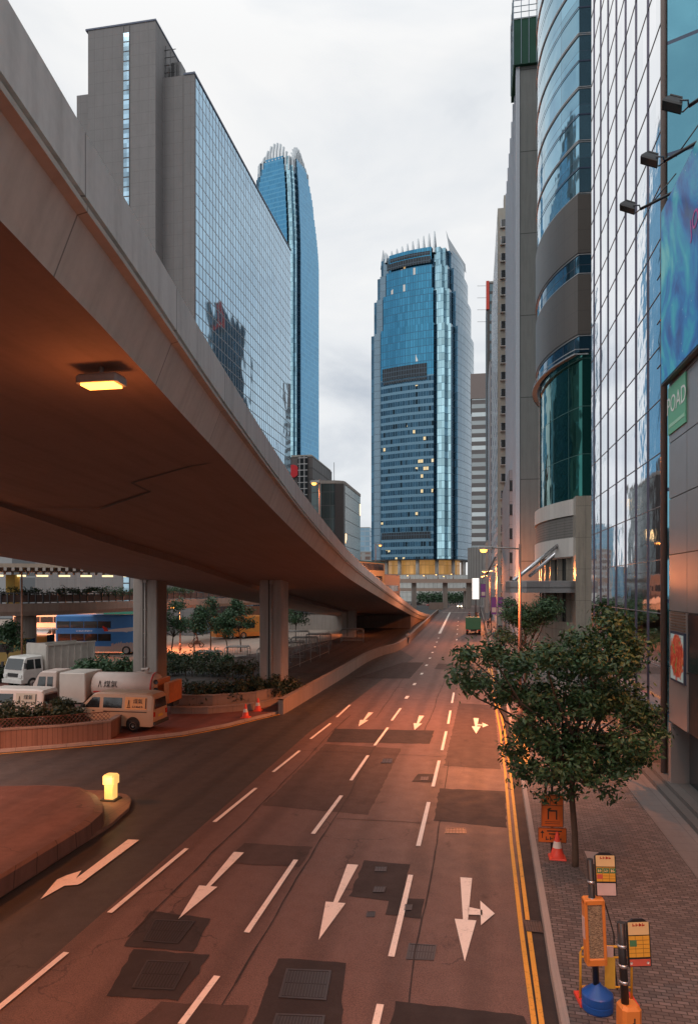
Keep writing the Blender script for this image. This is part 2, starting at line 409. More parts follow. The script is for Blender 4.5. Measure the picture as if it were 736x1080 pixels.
# pavement
def pavers():
    m, nt, b = newmat('herringbone brick pavers')
    t = nt.nodes.new('ShaderNodeTexCoord'); mp = nt.nodes.new('ShaderNodeMapping'); mp.inputs['Rotation'].default_value = (0,0,R(3)); nt.links.new(t.outputs['Object'], mp.inputs[0])
    br = nt.nodes.new('ShaderNodeTexBrick'); nt.links.new(mp.outputs[0], br.inputs[0]); br.inputs['Scale'].default_value = 1.0
    br.inputs['Brick Width'].default_value = .21; br.inputs['Row Height'].default_value = .105; br.inputs['Mortar Size'].default_value = .011; br.inputs['Mortar Smooth'].default_value = .2
    br.inputs['Color1'].default_value = (.105,.090,.086,1); br.inputs['Color2'].default_value = (.215,.18,.17,1); br.inputs['Mortar'].default_value = (.035,.030,.028,1); br.inputs['Bias'].default_value = -.1
    big = nnoise(nt, .8, 6, .6)
    c = nmix(nt, nmath(nt, 'MULTIPLY', nramp(nt, big, [(.4, 0.), (.68, 1.)]), .5), br.outputs[0], (.09,.075,.07))
    sp = nramp(nt, nnoise(nt, 5, 4, .7), [(.68, 0.), (.74, .5)]); c = nmix(nt, sp, c, (.26,.22,.20))
    setp(nt, b, 'Base Color', c); b.inputs['Roughness'].default_value = .75
    nbump(nt, b, nmath(nt, 'SUBTRACT', nnoise(nt, 12, 3), nmath(nt, 'MULTIPLY', br.outputs[1], 1.5)), .5, .012)
    return m
M['pavers'] = pavers()
M['slab'] = concrete('grey granite slabs', (.19,.172,.165), .35, (.9, .6, 0, .012))
mb = MB()
for a, b in zip(ys, ys[1:]):
    mb.face([(kx(a)+.16,a,.13),(5.55,a,.13),(5.55,b,.13),(kx(b)+.16,b,.13)])
struct('brick_pavement', mb, M['pavers'])
mb = MB(); mb.box(5.56, 40, -12, 330, -.05, .135); struct('slab_pavement', mb, M['slab'])
mb = MB()
for a, b in zip(ys, ys[1:]):
    for p in (((kx(a),a,0),(kx(a)+.02,a,.125),(kx(b)+.02,b,.125),(kx(b),b,0)), ((kx(a)+.02,a,.125),(kx(a)+.16,a,.135),(kx(b)+.16,b,.135),(kx(b)+.02,b,.125))):
        L0 = [(a,0),(a,.2),(b,.2),(b,0)]
        mb.face([p[0],p[3],p[2],p[1]][::-1], uv=L0)
struct('kerb', mb, M['kerb'])
mb = MB()
for a, b in zip(ys, ys[1:]): mb.face([(kx(a)-.40,a,.008),(kx(a),a,.008),(kx(b),b,.008),(kx(b)-.40,b,.008)] if b <= 60 else [(kx(a)-.3,a,.008),(kx(a),a,.008),(kx(b),b,.008),(kx(b)-.3,b,.008)])
struct('gutter', mb, M['patch'])
# repairs in the asphalt
NP = [0]
def patch(name, mat, z, pts):
    NP[0] += 1; z = z+.0006*NP[0]
    mb = MB(); P0 = [g(x, y) for x, y in pts]; P = []
    for a, b in zip(P0, P0[1:]+P0[:1]):
        k = max(1, int((b-a).length/.22)); n = Vector((b.y-a.y, a.x-b.x, 0)).normalized()
        for i in range(k): P.append(a.lerp(b, i/k)+n*(rnd.gauss(0, .018) if i else 0))
    mb.sheet(P, z); return struct(name, mb, mat)
patch('road_patch', M['patch2'], .008, [(343,785),(423,790),(388,860),(277,850)])
patch('road_patch', M['patch'], .012, [(353,769),(458,771),(453,785),(344,783)])
patch('road_patch', M['patch'], .008, [(463.6,832),(532.6,835),(534.5,873.6),(457,866)])
patch('road_patch', M['patch2'], .008, [(484,742),(521,744),(528,812),(468,808)])
patch('road_patch', M['patch'], .008, [(384,908),(432.6,912.5),(423,953),(367.5,946)])
patch('road_patch', M['patch'], .008, [(410.7,948),(447.8,949),(444,970),(406,965.5)])
patch('road_patch', M['patch'], .008, [(417,1057),(552,1073),(566,1110),(408,1110)])
patch('road_patch', M['patch'], .008, [(293.6,1012),(365,1017),(357,1110),(255,1110)])
patch('road_patch', M['patch'], .008, [(159,962),(222,970),(204,1005),(130.6,999)])
patch('road_patch', M['patch'], .008, [(141,1002),(221.5,1008),(187.6,1057),(112,1052)])
patch('road_patch', M['patch2'], .012, [(170,1058),(262,1062),(245,1110),(110,1110)])
patch('road_patch', M['patch2'], .008, [(258,890),(330,894),(316,915),(236,911)])
patch('road_patch', M['patch'], .008, [(441,817),(461,817),(459,826),(434,825)])
patch('road_patch', M['patch2'], .008, [(462,700),(500,702),(500,708),(458,706)])
patch('road_patch', M['patch'], .008, [(374,716),(424,699),(447,699),(432,716)])
# markings
def strip(mb, a, b, wd, z=.024):
    a, b = Vector(a).xy, Vector(b).xy; t = (b-a).normalized(); n = Vector((-t.y, t.x))*wd/2
    mb.face([(a.x-n.x,a.y-n.y,z),(b.x-n.x,b.y-n.y,z),(b.x+n.x,b.y+n.y,z),(a.x+n.x,a.y+n.y,z)][::-1])
mb = MB()
lane2 = [(191,1082,229,1031),(260,985,312,908),(330,880.5,360,840),(370,824,388,797.5),(395,787,409,768),(413,760.6,422.5,747.5)]
lane1 = [(392,1100,401,1061),(412.5,1010.5,433,924),(441,893.5,452,847),(456.5,830.5,463,803),(466,792,470.5,772),(472.5,764,475,750),(476.5,742,478.5,731)]
lane3 = [(-4,1067,70,1006),(115.5,964,197,896),(226,868,270,832),(288,815,316,792.5),(327.5,780,348.5,763.5),(355,757,369,744)]
for l in (lane1, lane2, lane3):
    for x0,y0,x1,y1 in l: strip(mb, g(x0,y0), g(x1,y1), .13)
for x, y in ((429,736),(437,722),(444.7,711),(449.7,702),(453.3,694.5),(456,688.5),(458.6,682.5),(460.6,677.5),(462.3,673.3)):
    p = g(x,y); strip(mb, (p.x-.01,p.y-.6), (p.x+.01,p.y+.6), .22)
strip(mb, g(463.5,668.5), g(474.5,646), .45)
for y in (652,656,660,664,669,675): p = g(483.5-(y-650)*.08, y); strip(mb, (p.x,p.y-1.4), (p.x,p.y+1.4), .16)
strip(mb, (-9.5,215), (3,215), .8); strip(mb, (-2,160), (2,160), .4)
struct('lane_marking', mb, M['white_paint'])
def arrow_polys(kind, s=1.0):
    """tip at the origin, pointing to -y"""
    out = [[(-.24,1.75),(0,0),(.24,1.75)], [(-.055,1.75),(.055,1.75),(.15,4.0),(-.15,4.0)]]
    if kind == 'right':
        out += [[(.06,2.0),(.06,2.38),(.38,2.28),(.38,2.02)], [(.34,2.75),(.34,1.55),(.66,2.15)]]
    return [[(x*s, y*s) for x, y in p] for p in out]
def arrow(tip, tail, kind=''):
    a, b = g(*tip).xy, g(*tail).xy; d = b-a; s = d.length/4.0; t = d.normalized(); n = Vector((t.y, -t.x))
    mb = MB()
    for poly in arrow_polys(kind):
        mb.face([(a.x+n.x*x*min(1.0, s*1.0)+t.x*y*s, a.y+n.y*x*min(1.0,s)+t.y*y*s, .024) for x, y in poly])
    struct('lane_arrow', mb, M['white_paint'])
arrow((188,971),(252,900)); arrow((336,993),(372,913)); arrow((490,1016),(491.5,927),'right')
arrow((378,767),(391,752)); arrow((437,770.5),(444.5,755.5)); arrow((502,774.5),(502,758),'right')
mb = MB()
for poly in ([(147,886.5),(136,886),(79,927),(84,935.5)], [(84,935.5),(79,927),(62,936.5),(43,949.5),(58,931),(62,926),(88,919),(79,928)]):
    pass
P = lambda *q: [(*g(x,y).xy,.024) for x,y in q]
mb.face(P((147,887),(135,886.5),(80,928),(86,932.5))); mb.face(P((86,932.5),(80,928),(60,929),(68,935.5),(82,934.5)))
mb.face(P((60,929),(42.5,950),(68,935.5))); mb.face(P((80,928),(86,919.5),(70,924.5),(60,929)))
struct('turn_arrow', mb, M['white_paint'])
mb = MB()
for x, y0, y1 in ((-4.45,12,33),(-1.15,11,30),(-7.3,14,40),(-2.6,34,58),(-5.6,40,70)):
    y = y0; q = x
    while y < y1:
        q2 = q+rnd.gauss(0,.02); strip(mb, (q,y), (q2,y+.7), .025+.02*rnd.random(), .0205); q = q2; y += .7
for y, x0, x1 in ((22.4,-4.4,-1.8),(31.5,-8.2,-1.2),(47,-8.3,1.2),(64,-9,1.4)):
    x = x0; q = y
    while x < x1:
        q2 = q+rnd.gauss(0,.03); strip(mb, (x,q), (x+.6,q2), .03, .0203); q = q2; x += .6
struct('road_seam', mb, M['patch'])
mb = MB()
for off in (0, 1):
    pts = [(563.5,1110),(563,1080),(550,985),(539,890),(532.6,815),(527.5,772),(515,705)] if off == 0 else [(574,1110),(571,1080),(558,985),(546,890),(538,815),(532,772),(518,705)]
    for a, b in zip(pts, pts[1:]): strip(mb, g(*a), g(*b), .095)
struct('double_yellow_line', mb, M['yellow_paint'])
mb = MB(); mb.face([(*g(x,y,.13).xy,.145) for x,y in ((540,770),(553,770),(561,812),(548,812))]); struct('yellow_pavement_panel', mb, plain('yellow tactile paving', (.62,.36,.10), .7))
# ------------------------------------------------------------------ viaduct
ZP = [(0,10.55),(8,10.55),(12,10.42),(18,10.1),(25,9.6),(35,8.85),(48,7.85),(66,6.6),(107,3.9),(149,1.1),(170,-.2)]
def zd(d):
    for (a,za),(b,zb) in zip(ZP, ZP[1:]):
        if d <= b: return za+(zb-za)*(d-a)/(b-a)
    return ZP[-1][1]
def solve(px, py):
    lo_, hi_ = 2.0, 170.0; f = lambda d: H+(620-py)*d/F-zd(d)
    s0 = f(lo_)
    for _ in range(50):
        m_ = (lo_+hi_)/2
        if (f(m_) > 0) == (s0 > 0): lo_ = m_
        else: hi_ = m_
    return at(px, py, lo_)
edge_px = [(0,232),(53,288.5),(100,335),(148,387),(200,447),(240,487),(275,525),(309,560),(335,585),(369,611),(399,629.5),(420,641.5),(439,651.5)]
S = [solve(*p) for p in edge_px]
def catmull(P, n=6):
    out_ = []
    for i in range(len(P)-1):
        p0 = P[max(i-1,0)]; p1 = P[i]; p2 = P[i+1]; p3 = P[min(i+2,len(P)-1)]
        for j in range(n):
            t = j/n; out_.append(.5*((2*p1)+(p2-p0)*t+(2*p0-5*p1+4*p2-p3)*t*t+(3*p1-p0-3*p2+p3)*t*t*t))
    out_.append(P[-1]); return out_
# gentle smoothing keeps the curve fair
for _ in range(2):
    S = [S[0]]+[(S[i-1]+S[i]*4+S[i+1])/6 if i < 9 else S[i] for i in range(1, len(S)-1)]+[S[-1]]
d0 = (S[1]-S[0]); d0.z = 0; d0.normalize()
S = [S[0]-d0*40, S[0]-d0*20, S[0]-d0*6]+S+[S[-1]+Vector((1.2,26,-1.9))]
S = catmull(S, 6)
print('viaduct edge', [tuple(round(c,1) for c in p) for p in S[::6]])
def nrm(P, i):
    t = P[min(i+1,len(P)-1)]-P[max(i-1,0)]; return Vector((t.y,-t.x,0)).normalized()
Ns = [nrm(S, i) for i in range(len(S))]
arc = [0]
for a, b in zip(S, S[1:]): arc.append(arc[-1]+(b-a).length)
s0 = min(range(len(S)), key=lambda i: (S[i]-solve(53,288.5)).length); ph = arc[s0]
arc = [a-ph-.34 for a in arc]
def sweep(mb, prof, k=0, stations=None, closed=False):
    vv = [0]
    for (a,b),(c,d) in zip(prof, prof[1:]): vv.append(vv[-1]+math.hypot(c-a,d-b))
    for i in range(len(S)-1):
        for j in range(len(prof)-1):
            q = []
            for ii, jj in ((i,j),(i+1,j),(i+1,j+1),(i,j+1)):
                o_, u_ = prof[jj]; q.append((S[ii]+Ns[ii]*o_+Vector((0,0,u_)), (arc[ii], vv[jj])))
            mb.face([x[0] for x in q], uv=[x[1] for x in q], k=k)
via = thing('viaduct', 'curving grey concrete flyover sweeping over the left lanes down to the far road', 'viaduct')
mb = MB(); sweep(mb, [(0,0),(.23,.60)]); mb.build('fascia', M['fascia'], via, merge=True)
mb = MB(); sweep(mb, [(.23,.60),(.33,.63),(.33,.69),(.24,.71),(.24,.79)]); mb.build('cornice', concrete('cornice concrete', (.50,.47,.42), .3, (3.4,0,.1,.02)), via, merge=True)
mb = MB(); sweep(mb, [(.24,.79),(.31,.79),(.31,1.41),(.27,1.44)]); sweep(mb, [(.09,1.44),(.07,.75)]); mb.build('parapet', M['parapet'], via, merge=True)
mb = MB(); sweep(mb, [(.27,1.44),(.27,1.47),(.09,1.47),(.09,1.44)]); mb.build('coping', plain('dark blue steel coping', (.05,.06,.09), .4, .3), via, merge=True)
# soffit: from the right edge to the step line, then the lower deck to the left edge
step_px = [(12,536),(81,556),(136,574),(200,593),(265,617)]
ST = [solve(*p) for p in step_px]
LE = [at(0,587,33), at(136,609,46), at(269,636,73)]
def interpY(tbl, y):
    if y <= tbl[0][1]: return tbl[0]
    for a, b in zip(tbl, tbl[1:]):
        if y <= b[1]:
            t = (y-a[1])/(b[1]-a[1]); return tuple(a[i]+(b[i]-a[i])*t for i in range(3))
    return tbl[-1]
step_tbl = [(-12.6,-40,10.55),(-13.0,8,10.35)]+[tuple(p) for p in ST]+[(-17.2,75,5.9),(-19,107,3.6),(-21,200,-2)]
left_tbl = [(-19,-40,10.2),(-19.3,8,9.75)]+[tuple(p) for p in LE]+[(-24,107,3.4),(-25,200,-2.2)]
mbA = MB(); mbB = MB(); mbS = MB(); mbL = MB(); mbT = MB()
for i in range(len(S)-1):
    A = []; 
    for ii in (i, i+1):
        y = S[ii].y; st = Vector(interpY(step_tbl, y)); le = Vector(interpY(left_tbl, y))
        st.y = y; le.y = y
        zA = S[ii].z
        stA = Vector((st.x, y, zA)); stB = Vector((st.x, y, min(zA-.06 if y < 20 else zA-.30, zA)))
        if y > 24: stB.z = zA-.32
        elif y > 16: stB.z = zA-.04-.28*(y-16)/8
        else: stB.z = zA-.04
        A.append((S[ii], stA, stB, le))
    (a0,a1,a2,a3),(b0,b1,b2,b3) = A
    mbA.face([a0,a1,b1,b0]); mbS.face([a1,a2,b2,b1]); mbB.face([a2,a3,b3,b2])
    up = Vector((-.35,0,.9)); mbL.face([a3,a3+up,b3+up,b3]); up2 = Vector((-.35,0,1.75)); mbL.face([a3+up,a3+up2,b3+up2,b3+up])
    inn = Vector((-.12,0,1.75)); mbL.face([a3+up2,a3+inn,b3+inn,b3+up2]); mbL.face([a3+inn,a3+Vector((-.12,0,.9)),b3+Vector((-.12,0,.9)),b3+inn])
    mbT.face([a0+Ns[i]*.07+Vector((0,0,.78)), b0+Ns[i+1]*.07+Vector((0,0,.78)), b3+Vector((-.12,0,.92)), a3+Vector((-.12,0,.92))])
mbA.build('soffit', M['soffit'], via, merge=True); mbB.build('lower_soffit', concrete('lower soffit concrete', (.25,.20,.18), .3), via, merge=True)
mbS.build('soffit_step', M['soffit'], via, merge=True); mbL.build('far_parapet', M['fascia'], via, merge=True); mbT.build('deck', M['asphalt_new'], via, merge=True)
# the construction joint that zigzags across the soffit
mb = MB()
zz = [solve(12+.5,537.5), solve(105,537), solve(158,518.5), solve(139,509), solve(200,491.5), solve(225,488)]
for a, b in zip(zz, zz[1:]):
    t = (b-a); t.z = 0; t.normalize(); n = Vector((-t.y,t.x,0))*.045; dz = Vector((0,0,-.006))
    mb.face([a-n+dz, b-n+dz, b+n+dz, a+n+dz])
mb.build('construction_joint', M['dark'], via)
def column(x0, x1, py_top, X, Y, wx, wy, ztop, pipe=True):
    m_ = MB(); m_.bbox(X-wx/2, X+wx/2, Y-wy/2, Y+wy/2, -.3, ztop, .07)
    # vertical recess down the face
    c = m_.build('column', M['column_concrete'], via)
    m_ = MB(); m_.box(X-.16, X-.06, Y-wy/2-.012, Y-wy/2+.01, .2, ztop-.05); m_.build('recess', plain('column groove', (.06,.05,.045), .8), c)
    if pipe:
        m_ = MB(); m_.tube([(X+.06,Y-wy/2-.07,.2),(X+.06,Y-wy/2-.07,ztop-.5)], .055, 8); m_.box(X-.03,X+.16,Y-wy/2-.15,Y-wy/2+.0,ztop-.55,ztop-.3)
        for k in range(4): m_.box(X-.02,X+.14,Y-wy/2-.13,Y-wy/2+.0,1.2+k*1.6,1.26+k*1.6)
        m_.build('downpipe', plain('grey downpipe', (.38,.34,.31), .5), c)
c2 = at(286,700,47); column(0,0,0,c2.x,c2.y+.7,1.55,1.7,8.3)
c1 = at(152,700,47.5); column(0,0,0,c1.x+.1,c1.y+.7,1.75,1.6,8.4)
c3 = at(367,660,106); column(0,0,0,c3.x,c3.y+1,2.0,1.8,4.2,False)
for y in (2.0,-30): column(0,0,0,-16,y,1.7,1.7,10.4)
# abutment where the flyover reaches the ground
mb = MB()
ab = [(i) for i in range(len(S)) if S[i].y > 128]
for i in ab[:-1]:
    a, b = S[i], S[i+1]
    a1_, b1_ = a-Ns[i]*.15, b-Ns[i+1]*.15
    mb.face([(a1_.x,a1_.y,-.3),(b1_.x,b1_.y,-.3),(b1_.x,b1_.y,max(b1_.z,-.29)),(a1_.x,a1_.y,max(a1_.z,-.29))])
a = S[ab[0]]-Ns[ab[0]]*.15
mb.face([(a.x-11,a.y,-.3),(a.x,a.y,-.3),(a.x,a.y,a.z),(a.x-11,a.y,a.z)])
mb.build('abutment', M['wall_stone'], via)
# lanterns fixed under the flyover, some of them added unseen for their light
def via_lamp(p, label, power):
    t = thing('soffit_lamp', label, 'lamp', p, 0, 'sodium lamps under the flyover')
    m_ = MB(); m_.bbox(-.30,.30,-.16,.16,-.02,.10,.03); m_.tube([(0,0,.1),(0,0,.24)],.03); m_.build('housing', M['grey_paint'], t)
    m_ = MB(); m_.box(-.24,.24,-.12,.12,-.05,-.02); m_.build('diffuser', M['lamp_orange'], t)
    lamp_light('lamp_light', (0,0,-.10), power, t, .14, 160); lamp_light('lamp_leak', (0,0,-.8), power*.022, t, .2)
    return t
lp = solve(107,387); lp.z -= .22
via_lamp(lp, 'glowing orange sodium lamp under the flyover deck', 1700)
via_lamp((-6.2,-6,10.3), 'orange sodium lamp under the flyover behind the footbridge', 2600)
via_lamp((-14,-3,10.2), 'orange sodium lamp under the far side of the flyover behind the footbridge', 2500)
via_lamp((-15.5,17.5,9.75), 'added orange lamp under the flyover over the slip road, unseen beyond the left edge', 1700)  # added out of view to light the slip road and island
q_ = at(286,617,51.5); via_lamp((q_.x,q_.y+1.2,7.0), 'added fill lamp under the flyover, unseen behind the second column', 700)  # added fill for the dark underside, kept out of sight by the column
q_ = at(366,617,110); via_lamp((q_.x,q_.y+1.0,3.2), 'added fill lamp under the flyover, unseen behind the third column', 600)  # another added fill, lightening the far end of the underside
for px_, py_ in ((127,196),(191,309),(258,424),(304,492),(340,548)):
    k_ = min(range(len(S)), key=lambda i: abs((S[i]+Vector((.2,0,1.4))-Vector((0,0,H))).x/max(.1,S[i].y) - ray(px_,py_).x/ray(px_,py_).y) if S[i].y > 1 else 99)
    c_ = S[k_]+Ns[k_]*(-.05); mb = MB(); mb.bbox(c_.x-.22,c_.x-.02,c_.y-.22,c_.y+.1,c_.z+1.1,c_.z+1.68,.02); mb.build('bracket_box', plain('brown bracket box', (.12,.08,.06), .6), via)
# ------------------------------------------------------------------ low wall along the left of the road
def path_wall(name, pts, h, th, mat, capmat=None, label='', cat='wall', z0=0.0, group=None, heights=None):
    P = [Vector((p[0],p[1],z0)) for p in pts]; mb = MB(); mc = MB(); s = 0
    n = [nrm(P, i) for i in range(len(P))]
    for i in range(len(P)-1):
        a, b = P[i], P[i+1]; l = (b-a).length
        ha = heights[i] if heights else h; hb = heights[i+1] if heights else h
        for sg in (1,-1):
            q = [(a+n[i]*sg*th/2),(b+n[i+1]*sg*th/2)]
            f = [(q[0].x,q[0].y,z0),(q[1].x,q[1].y,z0),(q[1].x,q[1].y,z0+hb),(q[0].x,q[0].y,z0+ha)]
            uv = [(s,0),(s+l,0),(s+l,hb),(s,ha)]
            if sg < 0: f = f[::-1]; uv = uv[::-1]
            mb.face(f, uv=uv)
        e_ = th/2+.03
        r0, r1, r2, r3 = a+n[i]*e_, b+n[i+1]*e_, b-n[i+1]*e_, a-n[i]*e_
        zt0, zt1 = z0+ha, z0+hb
        mc.face([(r0.x,r0.y,zt0+.08),(r1.x,r1.y,zt1+.08),(r2.x,r2.y,zt1+.08),(r3.x,r3.y,zt0+.08)])
        mc.face([(r0.x,r0.y,zt0),(r1.x,r1.y,zt1),(r1.x,r1.y,zt1+.08),(r0.x,r0.y,zt0+.08)])
        mc.face([(r3.x,r3.y,zt0+.08),(r2.x,r2.y,zt1+.08),(r2.x,r2.y,zt1),(r3.x,r3.y,zt0)])
        s += l
    for i in (0, len(P)-1):
        r0, r1 = P[i]+n[i]*th/2, P[i]-n[i]*th/2; hh = heights[i] if heights else h
        mb.face([(r0.x,r0.y,z0),(r1.x,r1.y,z0),(r1.x,r1.y,z0+hh),(r0.x,r0.y,z0+hh)])
    t = thing(name, label, cat, tuple(P[0]), 0, group)
    T = Matrix.Translation(-P[0])
    for m_ in (mb, mc): m_.v = [tuple(T @ Vector(v)) for v in m_.v]
    mb.build('wall_face', mat, t); mc.build('coping', capmat or mat, t)
    return t
wall_px = [(296,754),(313,744),(340,727.5),(362,714),(385,699),(402,691.5),(420,686),(431,677.5),(440,668),(449,659),(456,651.5),(462,646)]
wpts = [g(*p) for p in wall_px]
path_wall('boundary_wall', catmull(wpts, 3), .85, .3, M['wall_stone'], M['wall_stone'], 'long low brown wall curving along the left edge of the road', 'wall')
mb = MB(); kp = [g(*p) for p in ((-60,799),(0,794),(60,789),(128,783),(193,775.5),(240,766.5),(269,759),(296,752.5))]
for a, b in zip(kp, kp[1:]):
    n = Vector((b.y-a.y, a.x-b.x, 0)).normalized()*-.18
    if n.y < 0: n = -n
    mb.face([(a.x,a.y,0),(b.x,b.y,0),(b.x+n.x*.1,b.y+n.y*.1,.13),(a.x+n.x*.1,a.y+n.y*.1,.13)], uv=[(a.x,0),(b.x,0),(b.x,.13),(a.x,.13)])
    mb.face([(a.x+n.x*.1,a.y+n.y*.1,.13),(b.x+n.x*.1,b.y+n.y*.1,.13),(b.x+n.x,b.y+n.y,.135),(a.x+n.x,a.y+n.y,.135)], uv=[(a.x,0),(b.x,0),(b.x,.13),(a.x,.13)])
struct('slip_road_kerb', mb, M['kerb'])
mb = MB()
for a, b in zip(kp, kp[1:]): strip(mb, a+Vector((0.1,-.35,0)), b+Vector((0.1,-.35,0)), .11, .012)
struct('slip_yellow_line', mb, M['yellow_paint'])
# red paved parking strip with the vans, on a low kerb
M['red_paving'] = asphalt('red coloured paving', (.13,.045,.035), (.18,.065,.05), .1)
mb = MB(); mb.sheet([(-75,20,0),(-60,8,0),(-35,17.5,0)]+[Vector((p.x,p.y+.18,0)) for p in kp]+[(-12,47,0),(-16,50,0),(-75,50,0)], .13); struct('parking_strip', mb, M['red_paving'])
# the terminus beyond: pale concrete
M['yard'] = concrete('pale yard concrete', (.42,.33,.27), .3, (5, 5, 0, .03))
mb = MB(); mb.sheet([(-160,64),(-30,64),(-22,72),(-20,100),(-20,150),(-160,150)], .008); struct('terminus_ground', mb, M['yard'])
mb = MB(); mb.sheet([(-28,60),(-12,60),(-11.6,150),(-20,150),(-20,100)], .012); struct('under_bridge_ground', mb, M['patch2'])
# ------------------------------------------------------------------ traffic island
M['island_top'] = asphalt('reddish island paving', (.065,.032,.026), (.12,.060,.045), .12)
isl = [(-90,840),(-40,833),(0,832),(45,831),(86,834),(112,843),(110,852),(96,868),(60,893),(20,921),(-20,950),(-90,990)]
base = [(-90,842),(-40,835),(0,834),(60,833),(110,834),(133,838),(138.5,843),(136,852),(118,868),(80,892),(40,918),(0,943),(-40,968),(-90,1000)]
mb = MB(); b_ = [g(x,y,.12) for x,y in base]; mb.prism([(p.x,p.y) for p in b_], -.05, .12)

struct('island_base', mb, concrete('dark island kerb', (.20,.13,.10), .5, (.9,.9,0,.02)))
isl_ = [(-90,838),(-40,829),(0,828),(50,827),(84,829),(101,837),(109,848),(108,856),(92,870),(56,892),(20,914),(-20,938),(-90,975)]
P3 = [g(x,y,.55) for x,y in isl_]
mb = MB(); n_ = len(P3); cx_ = sum(p.x for p in P3)/n_; cy_ = sum(p.y for p in P3)/n_; ua = 0
for i in range(n_):
    a, b = P3[i], P3[(i+1) % n_]; l = (b-a).length
    ao = Vector((a.x+(a.x-cx_)*.02, a.y+(a.y-cy_)*.03, .1)); bo = Vector((b.x+(b.x-cx_)*.02, b.y+(b.y-cy_)*.03, .1))
    mb.face([ao, a-Vector((0,0,.05)), b-Vector((0,0,.05)), bo][::-1], uv=[(ua,0),(ua,.5),(ua+l,.5),(ua+l,0)][::-1])
    ai = a+(Vector((cx_,cy_,.55))-a).normalized()*.25; bi = b+(Vector((cx_,cy_,.55))-b).normalized()*.25
    mb.face([a-Vector((0,0,.05)), ai, bi, b-Vector((0,0,.05))], uv=[(ua,0),(ua,.3),(ua+l,.3),(ua+l,0)])
    mb.face([ai, (cx_,cy_,.57), bi], k=1); ua += l
struct('traffic_island', mb, [concrete('island kerb stone', (.13,.075,.06), .6, (.9,0,0,.045)), M['island_top']])
# ------------------------------------------------------------------ buildings on the right
def wallpoly(mb, plan, z0, z1, k=None, close=False, u0=0.0):
    """vertical wall following a plan line, UVs in metres along the line"""
    s = u0
    P = plan+[plan[0]] if close else plan
    for a, b in zip(P, P[1:]):
        l = math.hypot(b[0]-a[0], b[1]-a[1])
        mb.face([(a[0],a[1],z0),(b[0],b[1],z0),(b[0],b[1],z1),(a[0],a[1],z1)], uv=[(s,z0),(s+l,z0),(s+l,z1),(s,z1)], k=k); s += l
def cap(mb, plan, z, k=None): mb.face([(p[0],p[1],z) for p in plan], k=k)
# 1. podium clad in metal panels
t = thing('panel_clad_podium', 'near grey metal panelled building at the right edge', 'building', (7,23,0))
T = Matrix.Translation((-7,-23,0)); PZ = 20.8
M['panel'] = plain('warm grey metal panel', (.36,.33,.32), .32, .55, .06, 1.2, 0, .15)
ycuts = [27.35, 25.15, 22.95, 20.75, 18.5, 16.2, 13.5, 9, 4]
zc = [2.64, 4.62, 6.66, 8.69, 10.73, 12.75, 14.78, 16.8, 18.8, PZ]
mb = MB(); mb.m = T
for i in range(len(ycuts)-1):
    y1, y0 = ycuts[i], ycuts[i+1]
    for j in range(len(zc)-1):
        z0, z1 = zc[j], zc[j+1]
        if i == 1 and 0 <= j < 1: continue
        if i >= 1 and j == 1: continue
        if i == 0 and j == 1: z0, z1 = 4.62, 6.66
        e_ = .018
        mb.box(7.0-.0, 7.10, y0+e_, y1-e_, z0+e_, z1-e_)
mb.build('cladding_panel', M['panel'], t)
mb = MB(); mb.m = T; mb.box(7.06, 30, 4, 27.3, 2.64, PZ-.05); mb.build('wall', M['dark'], t)
mb = MB(); mb.m = T; mb.box(7.02, 7.06, 4, 25.12, 4.7, 6.6); mb.box(7.6, 30, 4, 27.3, .1, 2.64)
mb.build('dark_opening', M['glass_dark'], t)
mb = MB(); mb.m = T; mb.box(6.97,7.6,27.0,27.3,.1,2.6); mb.box(6.97,7.6,22.8,23.1,.1,2.6)
mb.split('door_jamb', M['panel'], t)
mb = MB(); mb.m = T
for k in range(7): mb.box(6.95, 7.04, 25.3, 27.0, 6.0+k*.1, 6.05+k*.1)
mb.build('louvre', plain('bronze louvre', (.22,.14,.10), .45, .5), t)
# steps beside the facade
M['granite_dark'] = concrete('dark granite step', (.12,.115,.11), .2, (1.2,0,0,.01))
mb = MB(); mb.box(6.55, 8, 4, 30, .10, .30); mb.box(6.85, 8, 4, 30, .30, .46); tag(mb.build('entrance_steps', M['granite_dark']), 'low dark granite steps along the foot of the panelled building', 'steps')
